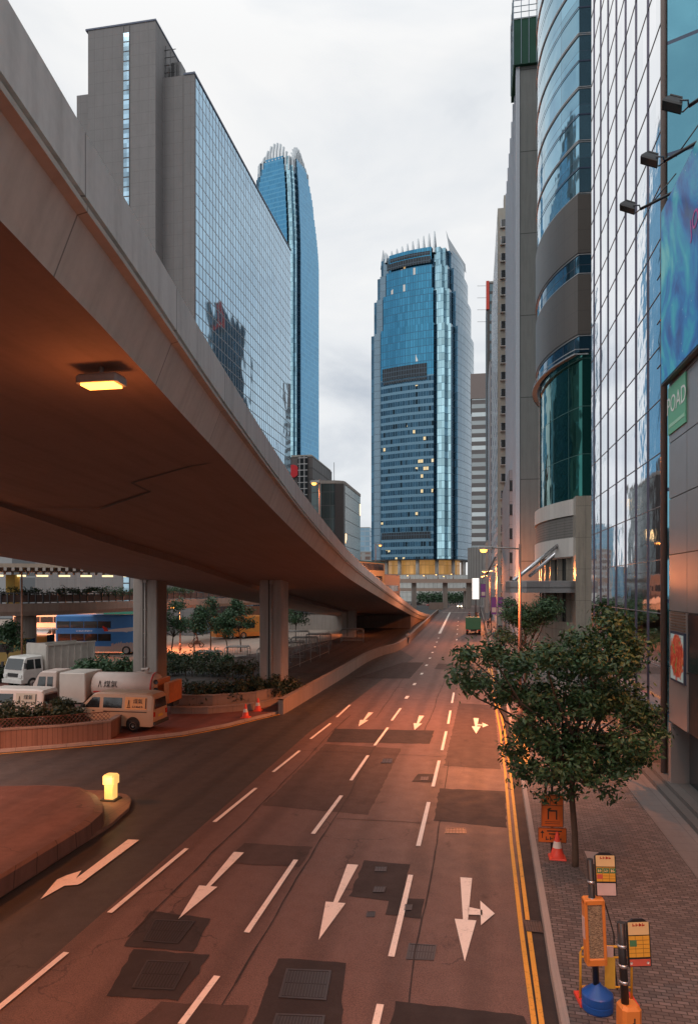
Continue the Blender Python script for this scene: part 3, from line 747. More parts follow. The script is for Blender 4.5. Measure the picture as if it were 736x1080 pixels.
# food poster
t = thing('food_poster', 'framed poster of red food on the grey panelled wall', 'poster', (6.97, 26.1, 5.1))
mb = MB(); mb.box(-.03,.03,-.85,.85,-.9,.85); mb.build('frame', plain('blue black poster frame', (.03,.04,.07), .4), t)
def poster_mat():
    m, nt, b = newmat('poster print of red food')
    tc_ = nt.nodes.new('ShaderNodeTexCoord'); mp = nt.nodes.new('ShaderNodeMapping'); mp.inputs['Scale'].default_value = (1, .85, .9); mp.inputs['Rotation'].default_value = (.5,0,0); nt.links.new(tc_.outputs['Object'], mp.inputs[0])
    gr = nt.nodes.new('ShaderNodeTexGradient'); gr.gradient_type = 'SPHERICAL'; nt.links.new(mp.outputs[0], gr.inputs[0])
    nz = nnoise(nt, 5, 4, .6); f = nmath(nt, 'ADD', gr.outputs[1], nmath(nt, 'MULTIPLY', nmath(nt, 'SUBTRACT', nz, .5), .7))
    red = nmix(nt, nramp(nt, nnoise(nt, 9, 3), [(.45, 0.), (.6, 1.)]), (.45,.03,.02), (.65,.16,.07))
    red = nmix(nt, nramp(nt, nnoise(nt, 4, 2), [(.6, 0.), (.66, 1.)]), red, (.15,.22,.05))
    c = nmix(nt, nramp(nt, f, [(.28, 0.), (.34, 1.)]), (.42,.52,.50), red)
    setp(nt, b, 'Base Color', c); b.inputs['Roughness'].default_value = .3; setp(nt, b, 'Emission Color', c); b.inputs['Emission Strength'].default_value = .15
    return m
mb = MB(); mb.box(-.045,-.035,-.76,.76,-.82,.77); mb.build('print', poster_mat(), t)
# advertising hoarding
def board_mat():
    m, nt, b = newmat('printed blue hoarding')
    n_ = nnoise(nt, .32, 5, .55, dist=1.4); n2 = nnoise(nt, .9, 6, .6, dist=.6)
    c = nramp(nt, n_, [(.30, (.05,.07,.16)), (.40, (.01,.10,.42)), (.48, (.01,.24,.62)), (.56, (.03,.50,.66)), (.68, (.25,.75,.75))])
    c = nmix(nt, nmath(nt, 'MULTIPLY', nramp(nt, n2, [(.5, 0.), (.72, 1.)]), .5), c, (.06,.30,.55))
    vo = nt.nodes.new('ShaderNodeTexVoronoi'); vo.inputs['Scale'].default_value = 2.2; tt = nt.nodes.new('ShaderNodeTexCoord'); nt.links.new(tt.outputs['Object'], vo.inputs[0])
    dot = nmath(nt, 'LESS_THAN', vo.outputs[0], .06); c = nmix(nt, nmath(nt, 'MULTIPLY', dot, .8), c, (.7,.85,.9))
    setp(nt, b, 'Base Color', c); b.inputs['Roughness'].default_value = .35
    return m
t = thing('advertising_hoarding', 'tall blue and turquoise printed hoarding above the grey panels', 'billboard', (6.8, 24, 14.9))
mb = MB(); mb.box(-.05,.15,-15,3.45,0,6.4); mb.build('board_frame', M['steel'], t)
mb = MB(); mb.box(-.075,-.055,-14.9,3.35,.06,6.34); mb.build('print', board_mat(), t)
text_mesh('lettering', 'JOY', .8, plain('magenta print', (.55,.05,.30), .4), t, Matrix.Translation((-.085,-.2,3.9)) @ Matrix.Rotation(R(90),4,'Z') @ Matrix.Rotation(R(180),4,'Z') @ Matrix.Rotation(R(90),4,'X') @ Matrix.Rotation(R(10),4,'Z'), 'LEFT')
mb = MB()
for z in (1.0,2.7,4.4): mb.tube([(.1,3.4,z),(.1,4.6,z)],.03,6)
mb.split('bracket', M['steel'], t)
# POAD plate
t = thing('green_sign_plate', 'green plate lettered POAD on the grey panels under the hoarding', 'sign', (6.97, 26.2, 13.9))
mb = MB(); mb.box(-.02,.02,-1.05,1.1,-.85,.85); mb.build('plate', plain('green sign plate', (.13,.42,.25), .45), t)
Mt = Matrix.Translation((-.03,.02,.14)) @ Matrix.Rotation(R(-90),4,'Z') @ Matrix.Rotation(R(90),4,'X')
text_mesh('lettering', 'POAD', .86, plain('white lettering', (.75,.78,.74), .5), t, Mt)
mb = MB(); mb.box(-.03,-.02,-.95,.95,-.62,-.5); mb.build('underline', plain('pale green line', (.35,.62,.45), .5), t)
# floodlights on arms
def floodlight(p, arm_len, label, sc_=1.0):
    t = thing('floodlight', label, 'floodlight', p, 0, 'floodlights on arms over the hoarding')
    mb = MB(); mb.m = Matrix.Rotation(R(-12),4,'Z') @ Matrix.Rotation(R(28),4,'Y') @ Matrix.Scale(sc_,4)
    rings = [(.46,.36,.0),(.46,.36,.10),(.34,.24,.34),(.28,.18,.40)]
    for (a,b,z),(a2,b2,z2) in zip(rings, rings[1:]):
        c0 = [(-a,-b,z),(a,-b,z),(a,b,z),(-a,b,z)]; c1 = [(-a2,-b2,z2),(a2,-b2,z2),(a2,b2,z2),(-a2,b2,z2)]
        for i in range(4): mb.face([c0[i],c0[(i+1)%4],c1[(i+1)%4],c1[i]])
    mb.face([(-.28,-.18,.40),(.28,-.18,.40),(.28,.18,.40),(-.28,.18,.40)])
    for k in range(5): mb.box(-.3,.3,-.2+k*.1,-.18+k*.1,.40,.46)
    mb.build('housing', M['black'], t)
    m2 = MB(); m2.m = mb.m; m2.face([(-.44,-.34,.02),(-.44,.34,.02),(.44,.34,.02),(.44,-.34,.02)]); m2.build('lens', plain('floodlight lens', (.05,.09,.09), .1, .3), t)
    m3 = MB(); m3.tube([mb.m @ Vector((.3,-.42,.15)), (.62*sc_,-.40*sc_,.0), (.75*sc_,0,-.02), (.62*sc_,.40*sc_,.0), mb.m @ Vector((.3,.42,.15))], .025, 6); m3.build('yoke', M['steel'], t)
    m4 = MB(); m4.tube([(.75*sc_,0,-.02),(arm_len,-.6,.25)],.055,8); m4.tube([(1.3*sc_,-.1,.05),(arm_len,-.4,.95)],.022,6); m4.build('arm', M['black'], t)
floodlight(atX(661,221,5.55), 1.6, 'lowest black floodlight on an arm against the mirror glass', .62)
floodlight(atX(684,171,5.60), 1.5, 'middle black floodlight on an arm over the hoarding', .62)
floodlight(atX(708,113,5.65), 1.4, 'highest black floodlight on an arm over the hoarding', .62)

# 2. mirror glass tower
TH = R(-0.6)
fd = Vector((math.sin(TH), math.cos(TH), 0)); fn = Vector((-math.cos(TH), math.sin(TH), 0))
c0 = Vector((7.15,28.3,0)); c1 = c0+fd*16.2; sd = Vector((.907,-.421,0)); c9 = c0+sd*30
t = thing('mirror_glass_tower', 'tall mirror glass office tower with slim vertical mullions', 'building', tuple(c0))
T = Matrix.Translation(-c0)
def mirror():
    m, nt, b = newmat('mirror curtain wall'); uv = nt.nodes.new('ShaderNodeUVMap')
    sp = nt.nodes.new('ShaderNodeSeparateXYZ'); nt.links.new(uv.outputs[0], sp.inputs[0])
    cb = nt.nodes.new('ShaderNodeCombineXYZ'); nt.links.new(nmath(nt,'FLOOR',nmath(nt,'DIVIDE',sp.outputs[0],2.1)), cb.inputs[0]); nt.links.new(nmath(nt,'FLOOR',nmath(nt,'DIVIDE',nmath(nt,'ADD',sp.outputs[1],0.3),2.1)), cb.inputs[1])
    wn = nt.nodes.new('ShaderNodeTexWhiteNoise'); wn.noise_dimensions = '2D'; nt.links.new(cb.outputs[0], wn.inputs[0])
    c = nmix(nt, wn.outputs[0], (.80,.83,.86), (.93,.94,.97)); setp(nt, b, 'Base Color', c); b.inputs['Metallic'].default_value = 1; b.inputs['Roughness'].default_value = .035
    fu = nmath(nt, 'FRACT', nmath(nt,'DIVIDE',sp.outputs[0],2.1)); pil = nmath(nt, 'MULTIPLY', nmath(nt,'SUBTRACT',fu,.5), nmath(nt,'SUBTRACT',fu,.5))
    h = nmath(nt, 'ADD', nmath(nt, 'MULTIPLY', nnoise(nt, .45, 3, .5), .055), nmath(nt, 'MULTIPLY', pil, .008)); nbump(nt, b, h, .22, 1.0)
    return m
M['mirror'] = mirror()
mb = MB(); mb.m = T; wallpoly(mb, [tuple(c1), tuple(c0)], 2.8, 95); mb.build('mirror_glass', M['mirror'], t)
mb = MB(); mb.m = T
for k in range(8):
    p = c0+fd*(k*2.1+.6); q = p+fd*.07
    o_ = fn*.045
    mb.prism([tuple(p.xy), tuple(q.xy), tuple((q+o_).xy), tuple((p+o_).xy)], 2.8, 95)
mb.split('mullion', plain('blue grey mullion', (.11,.10,.14), .4, .5), t)
mb = MB(); mb.m = T
for k in range(44):
    z = 2.3+k*2.09
    a, b = c0+fd*.1, c1; o_ = fn*.02
    mb.prism([tuple(a.xy), tuple(b.xy), tuple((b+o_).xy), tuple((a+o_).xy)], z, z+.035)
mb.build('transom', plain('grey joint', (.16,.16,.17), .5), t)
mb = MB(); mb.m = T; e0 = c0+fd*.15+fn*.05
mb.tube([(e0.x,e0.y,.2),(e0.x,e0.y,95)], .12, 10); mb.build('corner_post', plain('warm grey corner post', (.26,.21,.19), .4, .5), t)
M['blueglass'] = facade('blue tinted glass', 3.2, 4.2, .06, .14, (.16,.40,.50), (.03,.06,.12), .9, .05, var=.12, wob=.12, wobs=.25, off=(.1,.35))
mb = MB(); mb.m = T; cA = c0+Vector((.0,-.15,0)); wallpoly(mb, [tuple(cA), tuple(c9)], 2, 95); mb.build('side_glass', M['blueglass'], t)
mb = MB(); mb.m = T; bk = c1+sd*30; wallpoly(mb, [tuple(bk), tuple(c1)], 0, 95); wallpoly(mb, [tuple(c9), tuple(bk)], 0, 95); cap(mb, [tuple(c0),tuple(c9),tuple(bk),tuple(c1)], 95); mb.build('wall', M['steel'], t)
mb = MB(); mb.m = T; q0, q1 = c0+fn*-.3+fd*.2, c1+fn*-.3; wallpoly(mb, [tuple(q1), tuple(q0)], 0, 2.8); mb.build('shopfront', M['glass_dark'], t)
mb = MB(); mb.m = T
for k in range(5):
    p = c0+fd*(k*4.2+.4)+fn*-.28; mb.box(p.x-.15,p.x+.12,p.y,p.y+.4,0,2.8)
mb.split('pier', plain('warm stone pier', (.42,.32,.24), .5), t)
mb = MB(); mb.m = T; a, b = c0+fd*.2, c1; o_ = fn*.5; mb.prism([tuple(a.xy), tuple(b.xy), tuple((b+o_).xy), tuple((a+o_).xy)], 2.62, 2.85); mb.build('canopy_edge', M['steel'], t)
p = atX(668,738,7.2); t = thing('shop_sign', 'dark red shop sign under the mirror glass behind the tree', 'sign', tuple(p+fn*.5))
mb = MB(); mb.box(-.08,.08,-1.9,1.9,-.55,.5); mb.build('panel', plain('dark red sign panel', (.13,.02,.025), .4), t)
mark_row('printed_mark', 2.6, .6, 3, plain('red lettering', (.55,.08,.06), .4), t, Matrix.Translation((-.1,0,0)) @ Matrix.Rotation(R(-90),4,'Z') @ Matrix.Rotation(R(90),4,'X'))

# 3. curved tower
CX, CY, RR = 23.0, 60.4, 17.8
a0 = math.atan2(52-CY, 7.35-CX); a1 = math.pi*1.0-.35
if a0 < 0: a0 += 2*math.pi
arcp = [(CX+RR*math.cos(a0+(a1-a0)*i/40), CY+RR*math.sin(a0+(a1-a0)*i/40)) for i in range(41)]
arcp = [(8.25,52.05)]+arcp            # the chamfered end that faces the camera
def arc_off(o): return [(p[0]+(p[0]-CX)/RR*o, p[1]+(p[1]-CY)/RR*o) for p in arcp]
t = thing('curved_tower', 'curved tower banded in granite and blue glass over a white base', 'building', (CX,CY,0)); T = Matrix.Translation((-CX,-CY,0))
G_ = dict(metal=.9, rough=.05, var=.15, wob=.12, wobs=.3)
M['curve_blue'] = facade('curved blue glass', 3.3, 3.8, .03, .03, (.22,.42,.54), (.03,.05,.09), **G_)
M['curve_dark'] = facade('dark blue band glass', 1.5, 3.8, .06, .05, (.06,.16,.24), (.02,.03,.05), **G_)
M['curve_green'] = facade('green atrium glass', 2.6, 3.4, .07, .05, (.03,.17,.15), (.03,.09,.08), **G_)
M['granite'] = concrete('brown granite cladding', (.085,.074,.066), .12, (1.3, 1.43, 0, .02)); M['granite'].node_tree.nodes['Principled BSDF'].inputs['Roughness'].default_value = .4
M['white_clad'] = concrete('white stone cladding', (.50,.47,.44), .2, (1.0, 0, 0, .02)); M['louvre_band'] = concrete('grey louvre band', (.15,.14,.13), .2, (1.3,.2,0,.03))
M['marble'] = concrete('veined marble cladding', (.30,.265,.22), .65, (1.4, 2.2, 0, .02)); M['marble'].node_tree.nodes['Principled BSDF'].inputs['Roughness'].default_value = .25
def band(name, mat, z0, z1, o=0.0, pl=None):
    mb = MB(); mb.m = T; P = arc_off(o) if pl is None else pl; wallpoly(mb, P[::-1] if False else P, z0, z1)
    for zz_, flip in ((z0,1),(z1,0)):
        Q = arc_off(o-.6)
        if pl is None:
            for i in range(len(P)-1):
                f = [(*P[i],zz_),(*P[i+1],zz_),(*Q[i+1],zz_),(*Q[i],zz_)]; mb.face(f)
    return mb.build(name, mat, t)
for z0,z1 in ((35.5,39.2),(39.2,43.0),(43.0,46.8),(46.8,50.6),(50.6,54.4),(54.4,58.2),(58.2,62),(62,65.8),(65.8,70)): band('glass_band', M['curve_blue'], z0+.1, z1-.1)
band('granite_band', M['granite'], 31.25, 35.4, .12); band('glass_band', M['curve_dark'], 29.8, 31.2); band('granite_band', M['granite'], 25.5, 29.7, .12)
band('glass_band', M['curve_dark'], 24.25, 25.4); band('green_glass', M['curve_green'], 13.85, 24.2, -.25)
band('white_band', M['white_clad'], 12.7, 13.85, .2); band('louvre_band', M['louvre_band'], 11.1, 12.65, .1); band('white_band', M['white_clad'], 9.75, 11.1, .2)
band('shop_glass', M['glass_dark'], 5.0, 9.7, -.5); band('base_wall', M['marble'], 0, 5.0, .05)
mb = MB(); mb.m = T
for z in [39.2,43,46.8,50.6,54.4,58.2,62,65.8,35.45,31.22,29.75,25.45]:
    P, Q = arc_off(.07), arc_off(-.05)
    wallpoly(mb, P, z-.09, z-.03); wallpoly(mb, P, z+.03, z+.09)
    for i in range(len(P)-1):
        for h in (-.09,.09): mb.face([(*P[i],z+h),(*P[i+1],z+h),(*Q[i+1],z+h),(*Q[i],z+h)])
mb.split('steel_string_course', plain('pale steel line', (.42,.42,.43), .35, .7), t)
mb = MB(); mb.m = T
for z in [37.3,41.1,44.9,48.7,52.5,56.3,60.1,64]: wallpoly(mb, arc_off(.06), z-.05, z+.05)
mb.split('dark_joint', plain('dark blue joint', (.03,.045,.09), .4), t)
mb = MB(); mb.m = T
P, Q = arc_off(.4), arc_off(0)
wallpoly(mb, P, 24.0, 24.1); wallpoly(mb, arc_off(.33), 24.35, 24.42)
for i in range(len(P)-1): mb.face([(*P[i],24.05),(*P[i+1],24.05),(*Q[i+1],24.05),(*Q[i],24.05)])
mb.build('ledge_rail', plain('steel ledge', (.30,.31,.32), .4, .5), t)
mb = MB(); mb.m = T
for i in (26,27,28,29):
    P = arc_off(-.15); wallpoly(mb, P[i:i+2], 13.9, 24.1)
mb.split('white_fin', M['white_clad'], t)
mb = MB(); mb.m = T
for i in range(2, 40, 4):
    p = arc_off(-.35)[i]; mb.box(p[0]-.18,p[0]+.18,p[1]-.18,p[1]+.18,5,9.7)
mb.split('colonnade_pier', M['marble'], t)
mb = MB(); mb.m = T
mb.face([(p[0],p[1],70) for p in arcp]+[(40,75,70),(40,50,70)]); wallpoly(mb, [(40,52.05),(8.25,52.05)][::-1], 0, 70) if False else None
mb.build('roof', M['concrete'], t)
# marble pier against the mirror tower
mb = MB(); mb.m = T; mb.prism([(6.95,51.0),(8.3,51.0),(8.6,53.5),(6.95,53.5)], 0, 13.9); mb.build('pier', M['marble'], t)
mb = MB(); mb.m = T; wallpoly(mb, [(8.3,52.0),(30,52.0)][::-1], 0, 70); mb.build('wall', M['granite_dark'], t)
mb = MB(); mb.m = T
mb.box(5.35,6.0,51.7,52.0,0.1,3.0)
mb.build('door', M['glass_dark'], t)
# steel entrance canopy with its struts
t = thing('entrance_canopy', 'grey steel street canopy held by two slanting silver struts', 'canopy', (7.2,52,7.6)); T = Matrix.Translation((-7.2,-52,-7.6))
mb = MB(); mb.m = T
out_ = [(7.0,51.4),(5.2,50.9),(3.6,50.6),(2.5,51.0),(2.2,52.0),(2.5,55),(3.4,59),(5.3,62)]
mb.prism(out_+[(7.5,62)], 7.45, 7.55); 
for (a,b) in zip(out_, out_[1:]):
    n = Vector((b[1]-a[1], a[0]-b[0])).normalized(); 
    mb.face([(a[0],a[1],7.15),(b[0],b[1],7.15),(b[0],b[1],7.95),(a[0],a[1],7.95)])
    c_ = (5.5,55); ai = (a[0]*.93+c_[0]*.07, a[1]*.93+c_[1]*.07); bi = (b[0]*.93+c_[0]*.07, b[1]*.93+c_[1]*.07)
    mb.face([(a[0],a[1],7.95),(b[0],b[1],7.95),(bi[0],bi[1],8.0),(ai[0],ai[1],8.0)])
    mb.face([(a[0],a[1],7.15),(b[0],b[1],7.15),(bi[0],bi[1],7.45),(ai[0],ai[1],7.45)])
mb.build('roof_plate', plain('grey canopy steel', (.27,.26,.26), .35, .5), t)
mb = MB(); mb.m = T
A = at(591,573,52.5)
mb.tube([A, at(541,613,50.5)], .14, 10); mb.tube([A+Vector((.3,0,-.2)), at(558,608,54)], .13, 10); mb.tube([A, at(545,609,56)], .10, 8)
mb.build('strut', M['bright_steel'], t)
mb = MB(); mb.m = T; mb.box(A.x-.2,A.x+.6,A.y-.1,A.y+.7,A.z-.3,A.z+.4); mb.build('bracket', M['black'], t)
for o_ in (bpy.data.objects['curved_tower'], bpy.data.objects['entrance_canopy']):   # these stand further back
    o_.scale = (1.25,)*3; o_.location = Vector((o_.location.x*1.25, o_.location.y*1.25, (o_.location.z-H)*1.25+H))
# 4. concrete tower with a green netted scaffold on top
t = thing('concrete_tower', 'tall bare concrete tower with green netting on its roof', 'building', (6,97,0)); T = Matrix.Translation((-6,-97,0))
mb = MB(); mb.m = T; wallpoly(mb, [(6,97),(30,97)], 0, 79); cap(mb, [(6,97),(30,97),(30,133),(6,133)], 79); wallpoly(mb, [(30,97),(30,133)], 0, 79)
mb.build('concrete_wall', concrete('old grey concrete', (.18,.19,.185), .35, (30, 11, 0, .12)), t)
M['street_facade'] = facade('pale facade with windows', 3.6, 3.6, 1.2, 1.6, (.06,.12,.2), (.42,.43,.46), .6, .1, var=.5, wob=.05, frame_rough=.5)
mb = MB(); mb.m = T; wallpoly(mb, [(6,133),(6,97.6)], 0, 79); mb.build('street_wall', M['street_facade'], t)
mb = MB(); mb.m = T
for k in range(9):
    y = 98.5+k*4; mb.box(5.55,6.02,y,y+.4,0,79)
mb.split('fin', plain('pale blue grey fin', (.34,.38,.44), .5), t)
mb = MB(); mb.m = T; mb.box(5.5,6.0,96.9,97.6,0,79); mb.build('corner_strip', plain('pale corner strip', (.42,.46,.52), .5), t)
t = thing('roof_scaffold', 'scaffold wrapped in green netting on top of the concrete tower', 'scaffold', (5.6,97,79)); mb = MB()
def netting():
    m, nt, b = newmat('green debris netting'); setp(nt, b, 'Base Color', nmix(nt, nnoise(nt, .6, 4), (.006,.045,.03), (.012,.085,.05))); b.inputs['Roughness'].default_value = .8; return m
M['net'] = netting()
mb.box(-.4,8,-.5,7,-1.5,4.6); mb.build('netting', M['net'], t)
mb = MB()
for x in [i*1.0-.45 for i in range(9)]: mb.tube([(x,-.6,-1.5),(x,-.6,8.5)],.05,5)
for y in [i*2.0-.45 for i in range(4)]: mb.tube([(-.5,y,-1.5),(-.5,y,8.5)],.05,5)
for z in [4.6+i*.8 for i in range(5)]: mb.tube([(-.5,-.6,z),(8.2,-.6,z)],.05,5); mb.tube([(-.5,-.6,z),(-.5,6,z)],.05,5)
mb.build('pole_frame', plain('blue grey scaffold pole', (.20,.27,.33), .5), t)
# 5. thin tower with stacked windows
p = atY(524.8,500,140); X5 = p.x
t = thing('slab_tower', 'beige tower with one column of dark windows facing the street end', 'building', (X5,140,0)); T = Matrix.Translation((-X5,-140,0))
zt = 81.5
mb = MB(); mb.m = T; M['beige'] = concrete('beige rendered wall', (.36,.34,.30), .3); 
mb.box(X5,X5+30,140,190,0,zt); mb.box(X5+1.2,X5+2.2,141,143,zt,zt+3); mb.build('wall', M['beige'], t)
mb = MB(); mb.m = T; m2 = MB(); m2.m = T; m3 = MB(); m3.m = T
for k in range(25):
    z = zt-3.8-k*3.3
    f_ = MB(); f_.m = T; f_.box(X5+.55,X5+2.45,139.82,139.98,z,z+1.5); o_ = f_.build('window', M['glass_dark'], t)
    m2.box(X5+.45,X5+2.6,139.55,140.0,z-.22,z-.05); m3.box(X5+.55,X5+.62,139.75,139.84,z,z+1.5); m3.box(X5+1.45,X5+1.52,139.75,139.84,z,z+1.5)
m2.build('sill', M['white_clad'], t); m3.build('window_frame', M['bright_steel'], t)
mb = MB(); mb.m = T; wallpoly(mb, [(X5-.02,190),(X5-.02,140.2)], 0, zt-1); mb.build('street_wall', M['street_facade'], t)
M['pale_blue_wall'] = facade('pale blue wall with ribs', .6, 3.3, .3, .3, (.13,.20,.33), (.30,.33,.38), .3, .2, wob=0)
mb = MB(); mb.m = T; wallpoly(mb, [(X5+2.95,139.9),(X5+30,139.9)], 0, zt-2); mb.build('blue_wall', M['pale_blue_wall'], t)
# 6. low grey block in front
p = atY(537,500,108); X6 = p.x
t = thing('low_grey_block', 'low pale grey block before the beige tower', 'building', (X6,108,0)); T = Matrix.Translation((-X6,-108,0))
mb = MB(); mb.m = T; mb.box(X6,X6+8,108,136,0,25.2); mb.build('wall', concrete('pale grey wall', (.30,.31,.34), .3, (3,3.4,0,.05)), t)
mb = MB(); mb.m = T
for k in range(6): mb.box(X6+.05,X6+4,107.9,108.02,4+k*3.6,5.6+k*3.6)
mb.build('window_band', M['glass_dark'], t)
# 7. far towers in the slot
def simple_tower(name, label, px0, px1, pyt, d, depth, mat, roofmat=None, extra=None, street=None):
    a = at(px0, 600, d); b = atY(px1, 600, a.y); zt_ = H+(620-pyt)*d/F
    t = thing(name, label, 'building', (a.x,a.y,0)); w_ = b.x-a.x
    mb = MB(); wallpoly(mb, [(0,0),(w_,0),(w_,depth),(0,depth)], 0, zt_, close=True); mb.build('facade', mat, t)
    mb = MB(); mb.box(.3,w_-.3,.3,depth-.3,zt_-.5,zt_+.6); mb.build('roof', roofmat or M['concrete'], t)
    if extra: extra(t, w_, depth, zt_)
    return t
M['dark_clad'] = facade('dark cladding with glass', 2.2, 3.3, .9, 1.0, (.10,.15,.18), (.055,.05,.05), .5, .2, wob=0, lit=.0)
def red_top(t, w_, dep, z):
    mb = MB(); mb.box(-.3,.7,-.4,1.2,z-9,z+.5); mb.build('red_panel', plain('red panel', (.50,.04,.02), .5), t)
    mb = MB()
    for k in range(4): mb.tube([(0,0,z-1-k*4),(-3.2,0,z-.8-k*4)],.06,5)
    mb.build('roof_antenna', M['steel'], t)
simple_tower('dark_tower', 'distant thin dark tower with a red corner panel at its top', 513.5, 526, 298, 235, 30, M['dark_clad'], None, red_top)
simple_tower('pale_far_tower', 'pale grey ribbed tower behind the beige tower', 516, 530, 381, 190, 20, facade('pale ribbed facade', .9, 3.2, .4, .9, (.14,.18,.24), (.33,.34,.37), .4, .2, wob=0))
def bank_top(t, w_, dep, z):
    mb = MB(); mb.box(-.4,w_+.4,-.4,dep,z-11,z+.7); mb.build('crown', plain('brown crown band', (.20,.16,.15), .5), t)
simple_tower('banded_tower', 'white and dark banded tower right of the blue skyscraper', 497, 513.5, 396, 330, 30, facade('white and grey floor bands', 30, 3.9, .2, 2.0, (.55,.62,.64), (.14,.13,.13), .2, .25, lit=0, wob=0), None, bank_top)
# ------------------------------------------------------------------ the two blue skyscrapers and the left side
def zpy(py, d): return H+(620-py)*d/F
# 8. central skyscraper
ctr = at(446, 600, 412); ROT = R(-16)-0.0
t = thing('blue_skyscraper', 'huge blue glass skyscraper with a finned crown at the end of the road', 'building', (ctr.x,ctr.y,0), 0)
RM = Matrix.Rotation(ROT, 4, 'Z')
M['ifc_up'] = facade('sky blue curtain wall', 1.5, 4.1, .28, .35, (.06,.26,.42), (.04,.14,.24), .85, .10, lit=.012, lits=.5, var=.15, wob=0, frame_rough=.2, frame_metal=.5)
M['ifc_lo'] = facade('steel blue banded curtain wall', 1.5, 4.1, .16, 1.5, (.03,.08,.13), (.14,.27,.37), .85, .12, lit=.10, lits=.9, litband=.22, litcol=(1.,.75,.38), var=.35, wob=0, frame_rough=.25, dark=.12, frame_metal=.4)
M['ifc_side'] = facade('grey blue side wall', 2.4, 4.1, .10, .45, (.19,.28,.35), (.15,.22,.28), .6, .22, lit=0, var=.07, wob=0, frame_rough=.25, frame_metal=.3)
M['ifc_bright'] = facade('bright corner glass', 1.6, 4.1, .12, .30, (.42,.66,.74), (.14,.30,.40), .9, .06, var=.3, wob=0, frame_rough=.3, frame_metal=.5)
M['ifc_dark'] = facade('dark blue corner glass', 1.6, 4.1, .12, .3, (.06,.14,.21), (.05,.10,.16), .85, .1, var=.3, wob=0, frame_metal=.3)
M['plant'] = facade('dark plant floor grid', 1.5, 2.6, .3, .35, (.012,.018,.026), (.07,.11,.15), .2, .3, wob=0)
def ring_plan(h, n):
    """square of half-width h whose four corners are cut into stepped pilasters and slots"""
    q = []
    for k in range(4):
        c_, s_ = math.cos(k*math.pi/2), math.sin(k*math.pi/2)
        for x, y in ((-h+2*n,-h),(h-2*n,-h),(h-2*n,-h+.9*n),(h-1.75*n,-h+.9*n),(h-1.75*n,-h+.45*n),(h-.95*n,-h+.45*n),(h-.95*n,-h+1.0*n),(h-.45*n,-h+1.0*n),(h-.45*n,-h+1.75*n),(h-.9*n,-h+1.75*n),(h-.9*n,-h+2*n)):
            q.append((x*c_-y*s_, x*s_+y*c_))
    return q
def stage(h, nt_, z0, z1, mf):
    P = ring_plan(h, nt_)
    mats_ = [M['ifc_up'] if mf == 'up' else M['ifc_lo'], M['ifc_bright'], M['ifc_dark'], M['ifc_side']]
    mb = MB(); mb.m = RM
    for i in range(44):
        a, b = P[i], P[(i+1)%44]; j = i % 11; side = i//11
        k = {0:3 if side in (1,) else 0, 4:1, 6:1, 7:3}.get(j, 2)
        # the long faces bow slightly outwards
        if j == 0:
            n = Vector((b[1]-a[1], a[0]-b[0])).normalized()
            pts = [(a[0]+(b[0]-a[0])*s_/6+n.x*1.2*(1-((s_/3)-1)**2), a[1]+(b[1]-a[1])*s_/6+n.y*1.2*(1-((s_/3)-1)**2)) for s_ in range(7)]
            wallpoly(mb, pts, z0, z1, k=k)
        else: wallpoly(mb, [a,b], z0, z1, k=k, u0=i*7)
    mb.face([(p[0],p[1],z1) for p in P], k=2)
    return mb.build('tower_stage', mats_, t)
Z = lambda py: zpy(py, 392)
stage(26.0, 5.2, Z(590), Z(400), 'lo'); stage(26.0, 5.2, Z(400), Z(347), 'up'); stage(24.6, 4.9, Z(347), Z(310), 'up'); stage(23.0, 4.7, Z(310), Z(284), 'up'); stage(21.2, 4.3, Z(284), Z(264), 'up')
mb = MB(); mb.m = RM
for pz0, pz1, h, w0, w1 in ((401,388,26.0,-14.5,12),(569,562,26.0,-15,14),(282,275,23.0,-13,13),(272,268,21.2,-12,12),(405,402,26,-14,12)):
    n = 8
    for i in range(n):
        xa = w0+(w1-w0)*i/n; xb = w0+(w1-w0)*(i+1)/n; hw = h-5.2*2
        ya = -h-.25-1.2*(1-(xa/hw)**2) if abs(xa) < hw else -h-.25; yb = -h-.25-1.2*(1-(xb/hw)**2) if abs(xb) < hw else -h-.25
        wallpoly(mb, [(xa,ya),(xb,yb)], Z(pz0), Z(pz1), u0=xa)
mb.split('plant_floor', M['plant'], t)
for k in (0,3):
    for i in range(10):
        mb = MB(); mb.m = RM @ Matrix.Rotation(k*math.pi/2, 4, 'Z')
        x = -15+i*3.2; hh = 3.5+6.0*(i/9.0 if k == 0 else .8)
        y = -20.9; zb = Z(266)-2; mb.m = mb.m
        mb.face([(x-.55,y,zb),(x+.55,y,zb),(x+.35,y+1.6,zb+hh*1.1+2),(x-.35,y+1.6,zb+hh*1.1+2)]); mb.face([(x+.35,y,zb),(x+1.1,y+3.4,zb),(x+.35,y+1.6,zb+hh*1.1+2)]); mb.face([(x-1.1,y+3.4,zb),(x-.35,y,zb),(x-.35,y+1.6,zb+hh*1.1+2)]); mb.face([(x-1.1,y+3.4,zb),(x+1.1,y+3.4,zb),(x+.35,y+1.6,zb+hh*1.1+2),(x-.35,y+1.6,zb+hh*1.1+2)][::-1])
        mb.build('crown_fin', plain('silver crown fin', (.46,.50,.53), .35, .6) if k == 0 and i == 0 else bpy.data.materials['silver crown fin'], t)
mb = MB(); mb.m = RM @ Matrix.Rotation(math.pi/2, 4, 'Z')
mb.face([(-17,-21.5,Z(262)-3),(15,-21.5,Z(262)-3),(14,-21.3,Z(262)+2),(-12,-19.5,Z(250)),(-15.5,-19,Z(244)),(-17,-19.6,Z(246))]); mb.build('crown_screen', plain('grey crown screen', (.25,.29,.32), .4, .5), t)
